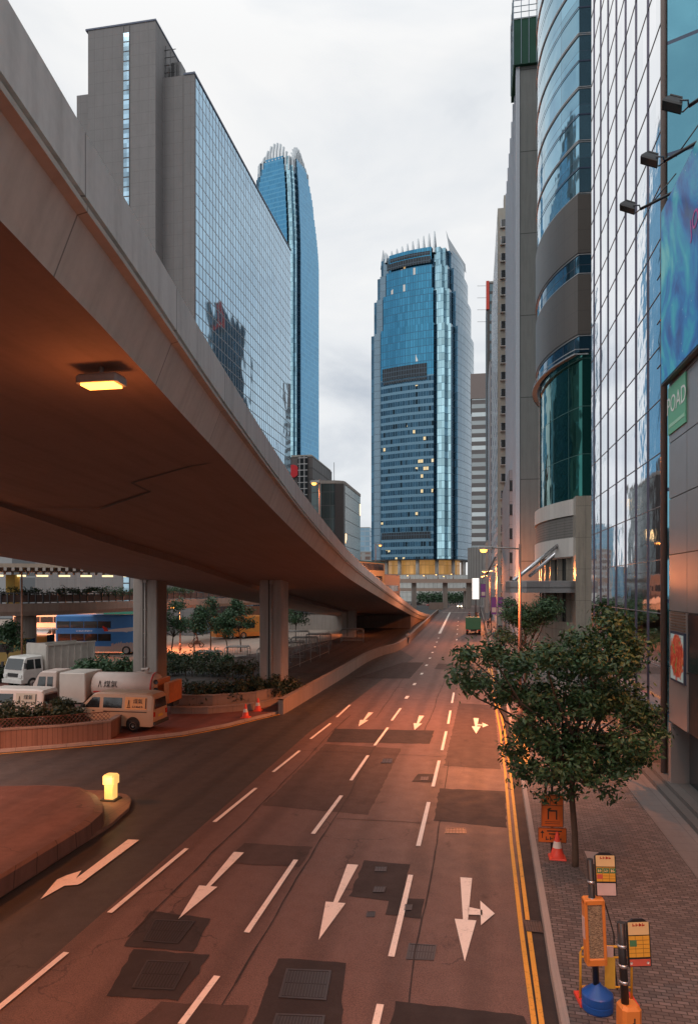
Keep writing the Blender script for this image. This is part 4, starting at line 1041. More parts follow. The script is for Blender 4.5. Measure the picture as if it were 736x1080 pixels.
# glowing lobby storey, columns and round pale podium
M['lobby'] = facade('lit lobby glazing', 2.2, 5, .14, .3, (.55,.30,.09), (.05,.04,.04), 0, .25, var=.5, wob=0); bb = M['lobby'].node_tree
pb = bb.nodes['Principled BSDF']; pb.inputs['Emission Color'].default_value = (1,.50,.14,1); pb.inputs['Emission Strength'].default_value = .22
mb = MB(); mb.m = RM; circ = lambda r, n=48, a_=0: [(r*math.cos(2*math.pi*i/n), r*math.sin(2*math.pi*i/n)) for i in range(n)]
wallpoly(mb, circ(21.5), Z(606), Z(590), close=True); mb.build('lobby', M['lobby'], t)
mb = MB(); mb.m = RM
for x, y in circ(24, 14): mb.tube([(x,y,Z(609)),(x,y,Z(589))], 1.1, 8)
mb.split('lobby_column', M['white_clad'], t)
mb = MB(); wallpoly(mb, circ(30.5), 0, Z(590), close=True); mb.m = Matrix()
mb = MB(); wallpoly(mb, circ(30.0), -1, Z(606.5), close=True); mb.face([(*p, Z(606.5)) for p in circ(30.0)]); mb.build('podium', concrete('pale round podium', (.60,.60,.57), .2, (2.4,2.4,0,.12)), t)
mb = MB(); mb.m = RM; mb.prism(ring_plan(25.9,5.2), Z(591), Z(589.5)); mb.build('underside', M['steel'], t)
# 9. tallest tower behind the granite building
c = at(299, 600, 645); t = thing('tallest_tower', 'tallest blue tower with a domed crown of pale fins', 'building', (c.x,c.y,0))
RM2 = Matrix.Rotation(R(-13), 4, 'Z')
M['ifc2'] = facade('deep sky blue curtain wall', 2.0, 4.4, .18, 1.1, (.08,.27,.45), (.12,.33,.50), .85, .16, lit=.0, var=.1, wob=0, frame_rough=.1, frame_metal=.85)
def rsq(h, nt_=5): return ring_plan(h, nt_)
def taper(z): return 27.0 if z < 300 else (27.0-3.5*((z-300)/50)**1.6 if z < 350 else 23.5-6.0*((z-350)/42)**1.5)
zs_ = [0,250,290,305]+[305+6*i for i in range(1,15)]+[392]
stages = [(taper((a_+b_)/2),a_,b_) for a_,b_ in zip(zs_,zs_[1:])]
for h, z0, z1 in stages:
    mb = MB(); mb.m = RM2; P = ring_plan(h, 4.4)
    for i in range(44):
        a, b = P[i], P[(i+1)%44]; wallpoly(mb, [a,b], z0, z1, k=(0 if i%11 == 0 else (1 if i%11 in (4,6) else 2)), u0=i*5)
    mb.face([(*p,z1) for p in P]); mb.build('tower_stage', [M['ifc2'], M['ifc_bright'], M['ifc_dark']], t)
mb = MB(); mb.m = RM2; FM = bpy.data.materials['silver crown fin']
for k in range(4):
    mb.m = RM2 @ Matrix.Rotation(k*math.pi/2, 4, 'Z')
    for i in range(10):
        x = (i-4.5)*3.3; top = 407-.075*x*x
        pts = [(x,-18.2,378),(x,-17.9,390),(x*.98,-17.0,(392+top)/2),(x*.95,-15.2,top)]
        for (A_,B_) in zip(pts, pts[1:]):
            w_ = .62
            mb.face([(A_[0]-w_,A_[1],A_[2]),(A_[0]+w_,A_[1],A_[2]),(B_[0]+w_,B_[1],B_[2]),(B_[0]-w_,B_[1],B_[2])]); mb.face([(A_[0]+w_,A_[1],A_[2]),(A_[0]+w_,A_[1]+2.2,A_[2]),(B_[0]+w_,B_[1]+2.2,B_[2]),(B_[0]+w_,B_[1],B_[2])]); mb.face([(A_[0]-w_,A_[1]+2.2,A_[2]),(A_[0]-w_,A_[1],A_[2]),(B_[0]-w_,B_[1],B_[2]),(B_[0]-w_,B_[1]+2.2,B_[2])])
mb.split('crown_fin', FM, t)
# 10. granite building with a glass flank
t = thing('granite_glass_block', 'large grey granite building with a gridded blue glass flank', 'building', (-48,104,0)); T = Matrix.Translation((48,-104,0))
XG = -42.9; top = 87.9
M['grid_glass'] = facade('gridded mirror glass', 1.45, 2.1, .27, .2, (.27,.46,.61), (.015,.04,.08), .95, .04, var=.10, wob=.10, wobs=.12, frame_rough=.3)
mb = MB(); mb.m = T; wallpoly(mb, [(XG,104),(XG,162)], 0, top-.3); mb.build('glass_flank', M['grid_glass'], t)
M['gran'] = concrete('grey granite panels', (.215,.205,.205), .14, (1.5, 1.8, 0, .02))
mb = MB(); mb.m = T
mb.box(-44.6,XG-.02,103.6,104.4,0,top); mb.box(-48.3,-44.75,104.0,106,0,top); mb.box(-48.3,XG-.05,104.4,162,0,top-.1)
mb.box(-59.6,-48.3,101.4,118,0,94.9); mb.box(-62.2,-59.6,102.5,118,0,85.8); mb.box(-80,-48.3,118,162,0,84)
mb.build('granite_wall', M['gran'], t)
mb = MB(); mb.m = T
for k in range(60):
    z = 93.6-k*1.5
    mb.box(-53.55,-52.65,101.28,101.42,z-1.3,z)
mb.build('stair_window', facade('pale stair window', 5, 1.5, 0, 0, (.42,.60,.72), (.1,.1,.1), .9, .08, var=.4, wob=0), t)
mb = MB(); mb.m = T; mb.box(-53.62,-53.55,101.30,101.40,2,94.9); mb.box(-52.65,-52.58,101.30,101.40,2,94.9)
for k in range(61): mb.box(-53.55,-52.65,101.32,101.40,93.6-k*1.5,93.8-k*1.5)
mb.build('window_surround', M['steel'], t)
mb = MB(); mb.m = T; mb.box(-60,-48.2,101.3,118.1,94.9,95.15); mb.box(-44.65,XG+.12,103.5,162.1,top-.3,top); mb.build('coping', plain('blue grey coping', (.08,.10,.16), .5), t)
mb = MB(); mb.m = T
mb.box(-47.8,-46.2,106,108,top,top+3.8)
for k in range(4): mb.tube([(-48.1+k*.8,104.6,top-.1),(-48.1+k*.8,104.6,top+5.5-k)],.07,5)
for z in (1.2,2.4,3.6,4.8): mb.tube([(-48.3,104.6,top+z),(-46.4,104.6,top+z)],.06,5)
mb.box(-46.2,-43.5,108,130,top,top+1.3)
for k in range(10): mb.tube([(XG-.6,105+k*5,top),(XG-.6,105+k*5,top+1.2)],.05,5)
mb.split('roof_plant', M['steel'], t)
# 11. dark blocks and pale far towers above the flyover
def round_sign(t, w_, dep, z):
    p = atY(312, 499, 215); b = t.location
    mb = MB(); mb.lathe([(0,-.4),(2.0,-.4),(2.0,0),(0,0)], 20, (p.x-b.x, -.05, p.z), ax='y', smooth=False); mb.build('round_red_sign', plain('round red sign', (.60,.03,.04), .4), t)
    mb = MB(); x0 = w_*.36
    mb.box(x0,x0+3.0,-.5,0,0,z); mb.build('stair_grid', facade('pale stair grid', 1.5, 1.9, .22, .22, (.02,.025,.03), (.45,.45,.46), .2, .3, wob=0), t)
simple_tower('dark_stone_block', 'dark stone block with a round red sign beside the glass flank', 306, 329.5, 482, 218, 30, facade('dark stone', 2.6, 3.4, .5, .5, (.10,.09,.09), (.075,.07,.07), .0, .5, var=.25, wob=0, frame_rough=.3), None, round_sign)
t = thing('dark_rounded_block', 'dark glass block with rounded corner above the flyover', 'building', (0,0,0))
a = at(330,600,205); b = atY(362.5,600,a.y); zt_ = H+(620-511)*205/F
t.location = (a.x,a.y,0); w_ = b.x-a.x
pl = [(-.5,0),(w_*.3,-1.2),(w_*.7,-1.0),(w_-1.2,-.2),(w_-.3,.6),(w_,2),(w_,30),(-.5,30)]
mb = MB(); wallpoly(mb, pl, 0, zt_, close=True); mb.build('facade', facade('smoked glass', 2.0, 3.9, .12, .2, (.10,.13,.13), (.07,.07,.07), .7, .15, lit=.02, var=.25, wob=0), t)
mb = MB(); mb.prism([(p[0]+(.15 if p[0] > 5 else -.1), p[1]-.15) for p in pl], zt_, zt_+.9); mb.build('roof', M['concrete'], t)
mb = MB(); mb.box(w_*.72,w_+.1,-.85,1.5,0,zt_-.05); mb.build('stone_edge', plain('dark stone edge', (.06,.055,.055), .5), t)
mb = MB(); mb.tube([(w_*.6,4,zt_),(w_*.6,4,zt_+7)],.08,5); mb.build('antenna', M['steel'], t)
far_blue = facade('distant pale blue glass', 4, 4, .5, 1.0, (.25,.40,.52), (.36,.46,.54), .5, .3, var=.1, wob=0)
simple_tower('distant_blue_tower', 'pale blue office block far off left of the skyscraper', 374, 390, 557, 560, 30, far_blue)
simple_tower('distant_blue_tower', 'lower pale blue block far off beside the dark rounded block', 361, 376, 560, 600, 30, facade('distant blue glass b', 5, 4, .4, 1.0, (.20,.36,.48), (.26,.38,.46), .5, .3, var=.1, wob=0))
simple_tower('distant_low_block', 'low grey and red block below the pale blue towers', 372, 404, 583, 480, 30, facade('distant low wall', 6, 3.6, 2.5, 1.4, (.30,.20,.17), (.42,.42,.42), 0, .5, var=.4, wob=0))
simple_tower('far_shore_block', 'far grey block hidden behind the flyover foot', 330, 372, 600, 700, 40, far_blue)
# drum shaped grey building right of the skyscraper, and the curved pale wall
t = thing('grey_drum_building', 'round grey tower base right of the pale podium', 'building', tuple(at(506,600,300).xy)+(0,))
mb = MB(); wallpoly(mb, circ(5.2,24), 0, zpy(578,300), close=True); mb.face([(*p, zpy(578,300)) for p in circ(5.2,24)]); mb.build('wall', concrete('grey ribbed drum', (.24,.23,.22), .2, (1.2,0,0,.2)), t)
simple_tower('pale_street_block', 'pale block at the far right corner of the junction', 512, 529, 572, 205, 30, facade('pale street wall', 3.5, 3.8, 1.6, 1.8, (.10,.10,.11), (.42,.36,.33), .1, .4, var=.4, lit=.03, lits=1, wob=0))
simple_tower('left_far_block', 'grey wall of buildings behind the bus terminus', -60, 330, 574, 175, 20, facade('grey terminus wall', 14, 5, 5, .3, (.10,.11,.12), (.30,.31,.32), 0, .5, var=.5, wob=0))
# ------------------------------------------------------------------ foliage
def leafmat(name, c0, c1, c2):
    m, nt, b = newmat(name); uv = nt.nodes.new('ShaderNodeUVMap'); wn = nt.nodes.new('ShaderNodeTexWhiteNoise'); wn.noise_dimensions = '2D'; nt.links.new(uv.outputs[0], wn.inputs[0])
    c = nramp(nt, wn.outputs[0], [(0., c0), (.55, c1), (1., c2)]); c = nmix(nt, nmath(nt, 'MULTIPLY', nnoise(nt, 1.5, 3), .5), c, c0)
    setp(nt, b, 'Base Color', c); b.inputs['Roughness'].default_value = .55
    b.inputs['Transmission Weight'].default_value = 0; b.inputs['Subsurface Weight'].default_value = 0
    return m
M['leaf'] = leafmat('broad tree leaf', (.012,.040,.014), (.036,.092,.028), (.085,.145,.045))
M['leaf2'] = leafmat('street tree leaf', (.016,.050,.020), (.035,.090,.035), (.07,.13,.05))
M['hedge'] = leafmat('hedge leaf', (.012,.026,.012), (.026,.048,.018), (.05,.07,.025))
def leaves(mb, clumps, n, size, r_, shell=.55, up=.5):
    tot = sum(c[3]**2 for c in clumps)
    for (x, y, z, r, fl) in clumps:
        k = int(n*r*r/tot)
        # twig clusters inside each clump
        tw = []
        for _ in range(max(4, k//14)):
            v = Vector((r_.gauss(0,1), r_.gauss(0,1), r_.gauss(0,1))).normalized(); q = r*(shell+(1-shell)*r_.random()**.7)*r_.uniform(.75,1.12)
            tw.append((Vector((x,y,z))+Vector((v.x*q, v.y*q, v.z*q*fl)), v))
        for _ in range(k):
            c, v = tw[r_.randrange(len(tw))]
            p = c+Vector((r_.gauss(0,1), r_.gauss(0,1), r_.gauss(0,.7)))*size*1.6
            nn = (v*.6+Vector((r_.gauss(0,.6), r_.gauss(0,.6), r_.gauss(up,.6)))).normalized()
            t = nn.cross(Vector((r_.gauss(0,1), r_.gauss(0,1), r_.gauss(0,1)))).normalized(); b = nn.cross(t)
            s_ = size*r_.uniform(.6,1.3); u = (r_.random()*50, r_.random()*50)
            mb.v += [tuple(p-t*s_), tuple(p+b*s_*.42+nn*s_*.06), tuple(p+t*s_), tuple(p-b*s_*.42+nn*s_*.06)]
            i = len(mb.v); mb.f.append((i-4,i-3,i-2,i-1)); mb.uv.append([u]*4); mb.mi.append(mb.k); mb.sm.append(False)
def limb(mb, a, b, r0, r1, r_, n=5, wob=.12):
    a, b = Vector(a), Vector(b); L_ = (b-a).length; pts = []
    for i in range(n+1):
        t = i/n; q = a.lerp(b, t); s_ = math.sin(math.pi*t)*wob*L_
        pts.append(q+Vector((r_.uniform(-1,1), r_.uniform(-1,1), r_.uniform(-.3,.6)))*s_*.6)
    mb.tube(pts, r0, 8, r2=r1); return pts
# the large street tree
r1_ = random.Random(11)
base_ = g(606,914,.13); t = thing('street_tree', 'large leafy tree on the brick pavement in front of the mirror glass', 'tree', tuple(base_))
cl = [(640,650,17),(648,668,24),(662,682,24),(640,700,36),(600,700,32),(612,676,20),(575,690,24),(548,700,26),(515,692,20),(492,694,17),(485,712,13),(505,718,20),(535,730,28),(575,735,38),(620,738,40),(660,738,30),(675,757,24),(692,775,13),(665,785,26),(630,785,36),(590,785,38),(560,775,28),(540,795,18),(556,815,20),(585,815,24),(620,812,28),(650,812,22),(570,840,9),(600,832,13),(640,838,9),(672,800,16),(655,655,10),(696,752,8)]
C3 = []
for px, py, rp in cl:
    for s_ in (-1, 1):
        dd = 18.6+s_*r1_.uniform(.15,1.5)*(1.0 if rp > 18 else .4)
        p = at(px+r1_.uniform(-4,4), py+r1_.uniform(-4,4), dd)-base_; C3.append((p.x,p.y,p.z,rp*18.6/F*.84,.75))
mb = MB(); leaves(mb, C3, 23000, .080, r1_, .35); mb.build('crown', M['leaf'], t)
mb = MB(); fork = Vector((-.05,.05,2.5))
mb.tube([(0,0,-.05),(.02,0,.15),(.0,.02,.9),(-.06,.03,1.7),tuple(fork)], .095, 10, r2=.07); mb.build('trunk', M['bark'], t)
mb = MB()
for i in range(0, len(C3), 2):
    c = C3[i]; q = limb(mb, fork+Vector((0,0,r1_.uniform(-.3,.8))), (c[0],c[1],c[2]), .045, .012, r1_)
mb.build('limb', M['bark'], t)
# two street trees behind it
def small_tree(name, label, loc, h, crown_r, n, size, mat, seed, group=None, nclump=10, trunk_h=.4, lean=0):
    rr = random.Random(seed); t = thing(name, label, 'tree', loc, rr.uniform(0,6), group)
    f = Vector((lean,0,h*trunk_h)); mb = MB(); mb.tube([(0,0,-.05),(lean*.3,.05,h*trunk_h*.5),tuple(f)], .025*h*.5, 7, r2=.015*h*.5); mb.build('trunk', M['bark'], t)
    C = []; mb = MB()
    for _ in range(nclump):
        a = rr.uniform(0,6.3); q = crown_r*rr.uniform(.1,.75); z = h*rr.uniform(trunk_h*1.1,.88)
        r = crown_r*rr.uniform(.28,.46); C.append((lean+q*math.cos(a),q*math.sin(a),z,r,.7)); limb(mb, f-Vector((0,0,h*.06)), C[-1][:3], .012*h*.5, .004*h, rr, 4)
    mb.build('limb', M['bark'], t); mb = MB(); leaves(mb, C, n, size, rr, .4); mb.build('crown', mat, t); return t
b2 = g(548,760,.13)
T2 = small_tree('street_tree', 'rounder street tree standing behind the large leafy tree', (3.5,51,.13), 7.0, 2.5, 10000, .10, M['leaf'], 5, nclump=14)
small_tree('street_tree', 'third street tree, before the canopy, mostly behind the large crown', (5.0,30,.13), 5.4, 1.5, 5000, .10, M['leaf'], 6, nclump=12)
# trees of the terminus
yt = [(180,697,72,7.0,2.2,'slender tree just right of the left flyover column',1.0),(205,690,80,6.2,2.0,'small tree over the pale yard beside the motorcyclist',0),(222,688,82,6.8,2.3,'dark round tree before the green hoarding',0),(240,692,77,5.6,1.6,'thin leaning sapling in the yard, left of the second column',-.6),(254,688,82,6.6,2.1,'tree beside the orange lorry in the yard',.4),(312,684,98,6.5,3.0,'dark tree behind the caged enclosures',0),(8,705,60,5,2.0,'low tree left of the white tipper lorry',0),(158,700,70,4.6,1.4,'pale bush like tree between the blue bus and the column',0)]
for i, (px, py, d, h, cr_, lb, ln) in enumerate(yt):
    p = at(px, 600, d); small_tree('yard_tree', lb, (p.x,p.y,0), h, cr_, 1800, .17, M['leaf2'], 20+i, 'trees around the terminus yard', 9, .42, ln)
# hedges
def hedge(name, label, pts, wd, h, z0, n, size, seed, mat=None, cat='hedge', group=None, lump=.35):
    rr = random.Random(seed); o = Vector((pts[0][0],pts[0][1],z0)); C = []
    P = [Vector((p[0],p[1],0)) for p in pts]; L_ = sum((b-a).length for a,b in zip(P,P[1:])); step = .42; s_ = 0
    for a, b in zip(P, P[1:]):
        l = (b-a).length; k = max(1, int(l/step)); nn = Vector((-(b-a).y,(b-a).x,0)).normalized()
        for i in range(k):
            q = a.lerp(b,(i+rr.random())/k)
            for j in range(max(1, int(wd/.5))):
                C.append((q.x+nn.x*rr.uniform(-.5,.5)*wd-o.x, q.y+nn.y*rr.uniform(-.5,.5)*wd-o.y, h*rr.uniform(.35,.85), lump*rr.uniform(.7,1.25), .9))
    t = thing(name, label, cat, tuple(o), 0, group)
    mb = MB(); leaves(mb, C, n, size, rr, .3, .3); mb.build('foliage', mat or M['hedge'], t)
    mb = MB()
    for i in range(0, len(C), 3): mb.tube([(C[i][0],C[i][1],-.05),(C[i][0]+.05,C[i][1],C[i][2])], .025, 5)
    mb.build('stem', M['bark'], t)
    return t
# planter with mesh rail beside the vans
pa = [g(-80,800), g(-30,797), g(0,793.5), g(60,789), g(112,783.5)]; off = Vector((0,.30,0)); pa = [p+off for p in pa]
path_wall('planter_wall', pa+[pa[-1]+Vector((-.3,1.5,0))], .95, .25, concrete('red brown planter wall', (.27,.15,.11), .5, (.22,0,0,.02)), M['wall_stone'], 'red brown planter wall in front of the two vans', 'planter wall')
t = thing('mesh_fence', 'low dark mesh fence standing on the red brown planter wall', 'fence', tuple(pa[0]+Vector((0,0,1.03)))); mb = MB(); o = pa[0]
for a, b in zip(pa, pa[1:]):
    a, b = a-o, b-o; k = int((b-a).length/.18)
    for i in range(k):
        p = a.lerp(b,i/k); q = a.lerp(b,min(1,(i+1)/k)); 
        for j in range(2):
            mb.tube([(p.x,p.y+.05,j*.2),(q.x,q.y+.05,j*.2+.2)],.012,4); mb.tube([(p.x,p.y+.05,j*.2+.2),(q.x,q.y+.05,j*.2)],.012,4)
    mb.tube([(a.x,a.y+.05,.42),(b.x,b.y+.05,.42)],.02,5)
mb.build('mesh', plain('red brown mesh', (.14,.06,.045), .6), t)
hedge('clipped_hedge', 'clipped dark hedge in the planter before the left van', [p+Vector((.0,.95,0)) for p in pa[:4]]+[pa[4]+Vector((-2.9,.75,0))], 1.1, 1.95, .1, 12000, .085, 31)
# planted bed with stepped walls round the flyover columns
bd = [g(176,757), g(215,757), g(262,753), g(290,746)]; 
path_wall('bed_wall', [p+Vector((0,.6,0)) for p in bd], .45, .3, M['wall_stone'], None, 'low stone wall of the planted bed behind the traffic cones', 'planter wall')
path_wall('bed_wall', [p+Vector((-.2,1.9,0)) for p in bd], .95, .3, M['wall_stone'], None, 'upper stepped wall of the planted bed under the flyover', 'planter wall')
hedge('shrub_bed', 'dark shrubs filling the raised bed between the two columns', [p+Vector((-.4,3.6,0)) for p in bd], 3.0, 1.15, .3, 9000, .11, 33, cat='shrubs', lump=.5)
hedge('shrub_bed', 'low shrubs along the far edge of the bed near the yard', [at(165,600,60)*1, at(215,600,60), at(268,600,58)], 2.5, 1.3, 0, 5000, .12, 34, cat='shrubs', lump=.5)
hedge('shrub_bed', 'broad leaved shrubs between the tipper lorry and the left column', [at(88,600,52), at(135,600,52)], 2.4, 2.3, 0, 3500, .17, 35, M['leaf2'], cat='shrubs', lump=.55)
hedge('shrub_bed', 'low shrubs left of the white tipper lorry', [at(-30,600,54), at(8,600,55)], 2.5, 1.6, 0, 3000, .13, 36, cat='shrubs', lump=.5)
hedge('shrub_bed', 'sparse shrubs right of the left column near the saplings', [at(170,600,68), at(245,600,68)], 1.8, 1.2, 0, 3000, .14, 37, M['leaf2'], cat='shrubs', lump=.45)
# caged enclosures and railings under the flyover
def barrier_frame(label, loc, rz, L_=2.6, hh=1.6, dpt=1.6):
    t = thing('railing_cage', label, 'railing', loc, rz, 'railings stored under the flyover')
    for nm, y in (('front_frame', 0), ('back_frame', dpt)):
        mb = MB(); mb.tube([(0,y,0),(0,y,hh-.2),(.2,y,hh),(L_-.2,y,hh),(L_,y,hh-.2),(L_,y,0)],.04,6); mb.tube([(0,y,.35),(L_,y,.35)],.03,5)
        for k in range(1,9): mb.tube([(L_*k/9,y,.35),(L_*k/9,y,hh)],.014,4)
        mb.build(nm, M['grey_paint'], t)
    mb = MB()
    for x in (0,L_): mb.tube([(x,0,hh-.25),(x,dpt,hh-.25)],.03,5)
    mb.box(.05,L_-.05,.05,dpt-.05,hh-.12,hh-.08); mb.build('top_sheet', plain('dark top sheet', (.09,.08,.075), .6) if 'dark top sheet' not in bpy.data.materials else bpy.data.materials['dark top sheet'], t)
spots = [(300,707,'nearest grey railing cage beside the road wall'),(316,699,'second grey railing cage beside the road wall'),(331,692,'third grey railing cage beside the road wall'),(300,693,'cage of railings behind the nearest one, by the column'),(345,687,'fourth grey railing cage toward the third column'),(322,683,'rear railing cage left of the third column'),(380,680,'railing cage just right of the third column'),(262,697,'pale low cage seen between the columns'),(232,704,'low fence cage in front of the saplings')]
for i, (px, py, lb) in enumerate(spots):
    p = g(px,py-1); barrier_frame(lb, (p.x-2.8,p.y+.6,0), R(4+3*i%9), 3.0 if i < 7 else 2.4, 1.9 if i < 7 else 1.3)
t = thing('wire_fence', 'tall thin wire fence between the second column and the road wall', 'fence', tuple(g(296,716)))
mb = MB(); q0, q1 = Vector((0,0,0)), g(352,690)-g(296,716)
for k in range(6):
    p = q0.lerp(q1,k/5); mb.tube([(p.x-.6,p.y,0),(p.x-.6,p.y,2.6)],.035,5)
for z in (.3,1.4,2.5): mb.tube([(q0.x-.6,q0.y,z),(q1.x-.6,q1.y,z)],.02,4)
mb.build('post', M['grey_paint'], t)
# ------------------------------------------------------------------ vehicles
M['cream'] = plain('cream van paint', (.48,.34,.23), .35, .0, .06, 2, 0, .2); M['van_white'] = plain('white van paint', (.66,.60,.54), .35, 0, .05, 2, 0, .2)
M['rim'] = plain('silver wheel rim', (.45,.43,.40), .35, .7); M['red_lens'] = plain('red tail lens', (.45,.02,.01), .25); M['clear_lens'] = plain('clear headlamp', (.7,.7,.68), .15)
M['rubber_trim'] = plain('black plastic trim', (.03,.03,.03), .6)
def wheel(par, x, y, r, wd, side):
    mb = MB(); s_ = side
    mb.lathe([(r*.62,-.02),(r*.9,-.02),(r,.03),(r,wd-.03),(r*.9,wd),(.0,wd)], 18, (x,y if s_ < 0 else y-wd,r), ax='y')
    o = mb.build('wheel', M['tyre'], par)
    mb = MB(); yy = y-.012 if s_ < 0 else y+.012
    mb.lathe([(0,0),(r*.22,0),(r*.26,.03*-s_),(r*.5,.05*-s_),(r*.6,.0),(r*.64,.02*-s_)], 16, (x,yy,r), ax='y'); mb.build('rim', M['rim'], o)
def body_loft(mb, secs, w_, wt):
    def ring(s_): x, zb, zs, zt, q = s_; a, b = w_*q, (wt if zt > zs+.3 else w_*.94)*q; return [(x,-a,zb),(x,-a*1.01,(zb+zs)/2),(x,-a,zs),(x,-b,zt-.07),(x,-b+.14,zt),(x,b-.14,zt),(x,b,zt-.07),(x,a,zs),(x,a*1.01,(zb+zs)/2),(x,a,zb)]
    rs = [ring(s_) for s_ in secs]
    for A, B in zip(rs, rs[1:]):
        for i in range(9): mb.face([A[i],B[i],B[i+1],A[i+1]][::-1])
        mb.face([A[9],B[9],B[0],A[0]])
    mb.face(rs[0][::-1]); mb.face(rs[-1])
def side_panel(mb, x0, x1, z0, z1, w_, wt, zs, zt, s_, o_=.012, slant=0):
    f = lambda z: (w_+(wt-w_)*(z-zs)/(zt-.07-zs))+o_
    q = [(x0,s_*f(z0),z0),(x1,s_*f(z0),z0),(x1,s_*f(z1),z1),(x0+slant,s_*f(z1),z1)]
    mb.face(q if s_ < 0 else q[::-1])
def van(label, loc, rz, paint_, sticker):
    t = thing('delivery_van', label, 'van', loc, rz, 'vans parked behind the planter')
    W_, WT, ZS, ZT = .84, .72, 1.12, 1.96
    secs = [(-2.34,.35,.80,.86,.90),(-2.25,.30,.92,.98,.97),(-1.85,.28,1.02,1.12,1.0),(-1.05,.28,ZS,1.88,1.0),(-.80,.28,ZS,ZT,1.0),(1.9,.28,ZS,ZT,1.0),(2.22,.28,ZS,ZT-.05,.985),(2.33,.34,ZS-.03,1.74,.96)]
    mb = MB(); mb.smooth = False; body_loft(mb, secs, W_, WT); mb.build('body', paint_, t)
    for s_ in (-1,1):
        for nm, x0, x1, sl in (('front_window',-1.45,-.62,.42),('side_window',-.42,.62,0)):
            mb = MB(); side_panel(mb, x0, x1, 1.20, 1.72, W_, WT, ZS, ZT, s_, slant=sl); mb.build(nm, M['glass_dark'], t)
        mb = MB(); side_panel(mb, .78, 1.98, 1.14, 1.76, W_, WT, ZS, ZT, s_, .010); pnl = mb.build('advert_panel', sticker, t)
        mb = MB(); side_panel(mb, 1.90, 1.96, 1.2, 1.72, W_, WT, ZS, ZT, s_, .018); mb.build('pillar_vent', M['rubber_trim'], t)
        mb = MB(); side_panel(mb, -.40, 2.0, 1.0, 1.045, W_, W_, ZS, ZT, s_, .015); mb.build('slide_rail', M['rubber_trim'], t)
        mb = MB(); mb.box(-1.0,-.88,s_*.84-.02,s_*.84+.02,1.0,1.05); mb.box(-.35,-.2,s_*.84-.02,s_*.84+.02,1.0,1.05); mb.build('door_handle', M['rubber_trim'], t)
        mb = MB(); mb.lathe([(0,0),(.38,0),(.38,.02),(0,.02)], 18, (-1.45,s_*.856-.01,.40), ax='y', smooth=False); mb.lathe([(0,0),(.38,0),(.38,.02),(0,.02)], 18, (1.25,s_*.856-.01,.40), ax='y', smooth=False); mb.build('wheel_arch', M['dark'], t)
        wheel(t, -1.45, s_*.88, .31, .2, s_); wheel(t, 1.25, s_*.88, .31, .2, s_)
        mb = MB(); mb.box(2.26,2.36,s_*.70-.08,s_*.70+.08,.78,1.02); mb.build('tail_light', M['red_lens'], t)
        mb = MB(); mb.box(-2.37,-2.28,s_*.58-.12,s_*.58+.12,.58,.74); mb.build('headlight', M['clear_lens'], t)
        mb = MB(); mb.box(-1.55,-1.40,s_*.95-.09,s_*.95+.09,1.2,1.38); mb.build('wing_mirror', M['rubber_trim'], t)
    mb = MB(); mb.face([(-1.80,-.72,1.15),(-1.80,.72,1.15),(-1.10,.62,1.84),(-1.10,-.62,1.84)][::-1]); mb.v = [(x-.03,y,z+.03) for x,y,z in mb.v]; mb.build('windscreen', M['glass_dark'], t)
    mb = MB(); mb.face([(2.345,-.66,1.17),(2.345,.66,1.17),(2.335,.58,1.66),(2.335,-.58,1.66)]); mb.v = [(x+.03 if z < 1.3 else x+.02,y,z) for x,y,z in mb.v]; mb.build('rear_window', M['glass_dark'], t)
    mb = MB(); mb.box(2.28,2.45,-.80,.80,.36,.52); mb.box(-2.48,-2.28,-.78,.78,.32,.50); mb.split('bumper', M['rubber_trim'], t)
    mb = MB(); mb.box(2.345,2.36,-.26,.26,.72,.84); mb.build('number_plate', plain('yellow number plate', (.65,.50,.08), .5), t)
    Mt = Matrix.Translation((1.52,-.80,1.42)) @ Matrix.Rotation(R(90+9),4,'X')
    text_mesh('lettering', '煤氣', .26, M['dark'], t, Matrix.Translation((1.5,-.815,1.55)) @ Matrix.Rotation(R(82),4,'X'), extrude=.002)
    mark_row('printed_mark', .6, .10, 6, M['dark'], t, Matrix.Translation((1.5,-.845,1.29)) @ Matrix.Rotation(R(82),4,'X'))
    mb = MB()
    for a_ in (-.05,.05): mb.tube([(1.0+a_,-.845,1.24),(1.0,-.80,1.62)],.012,4)
    mb.tube([(.9,-.85,1.24),(1.1,-.85,1.24)],.012,4); mb.build('emblem', M['dark'], t)
    return t
stick = plain('orange advert panel', (.70,.34,.12), .45); stick2 = plain('pale advert panel', (.48,.45,.36), .45)
p = g(125,768,.13); van('cream van with an orange side panel, seen from its rear corner', tuple(p), R(0), M['cream'], stick)
p = g(20,764,.13); van('white van half hidden behind the clipped hedge', tuple(p+Vector((-.6,.2,0))), R(2), M['van_white'], stick2)
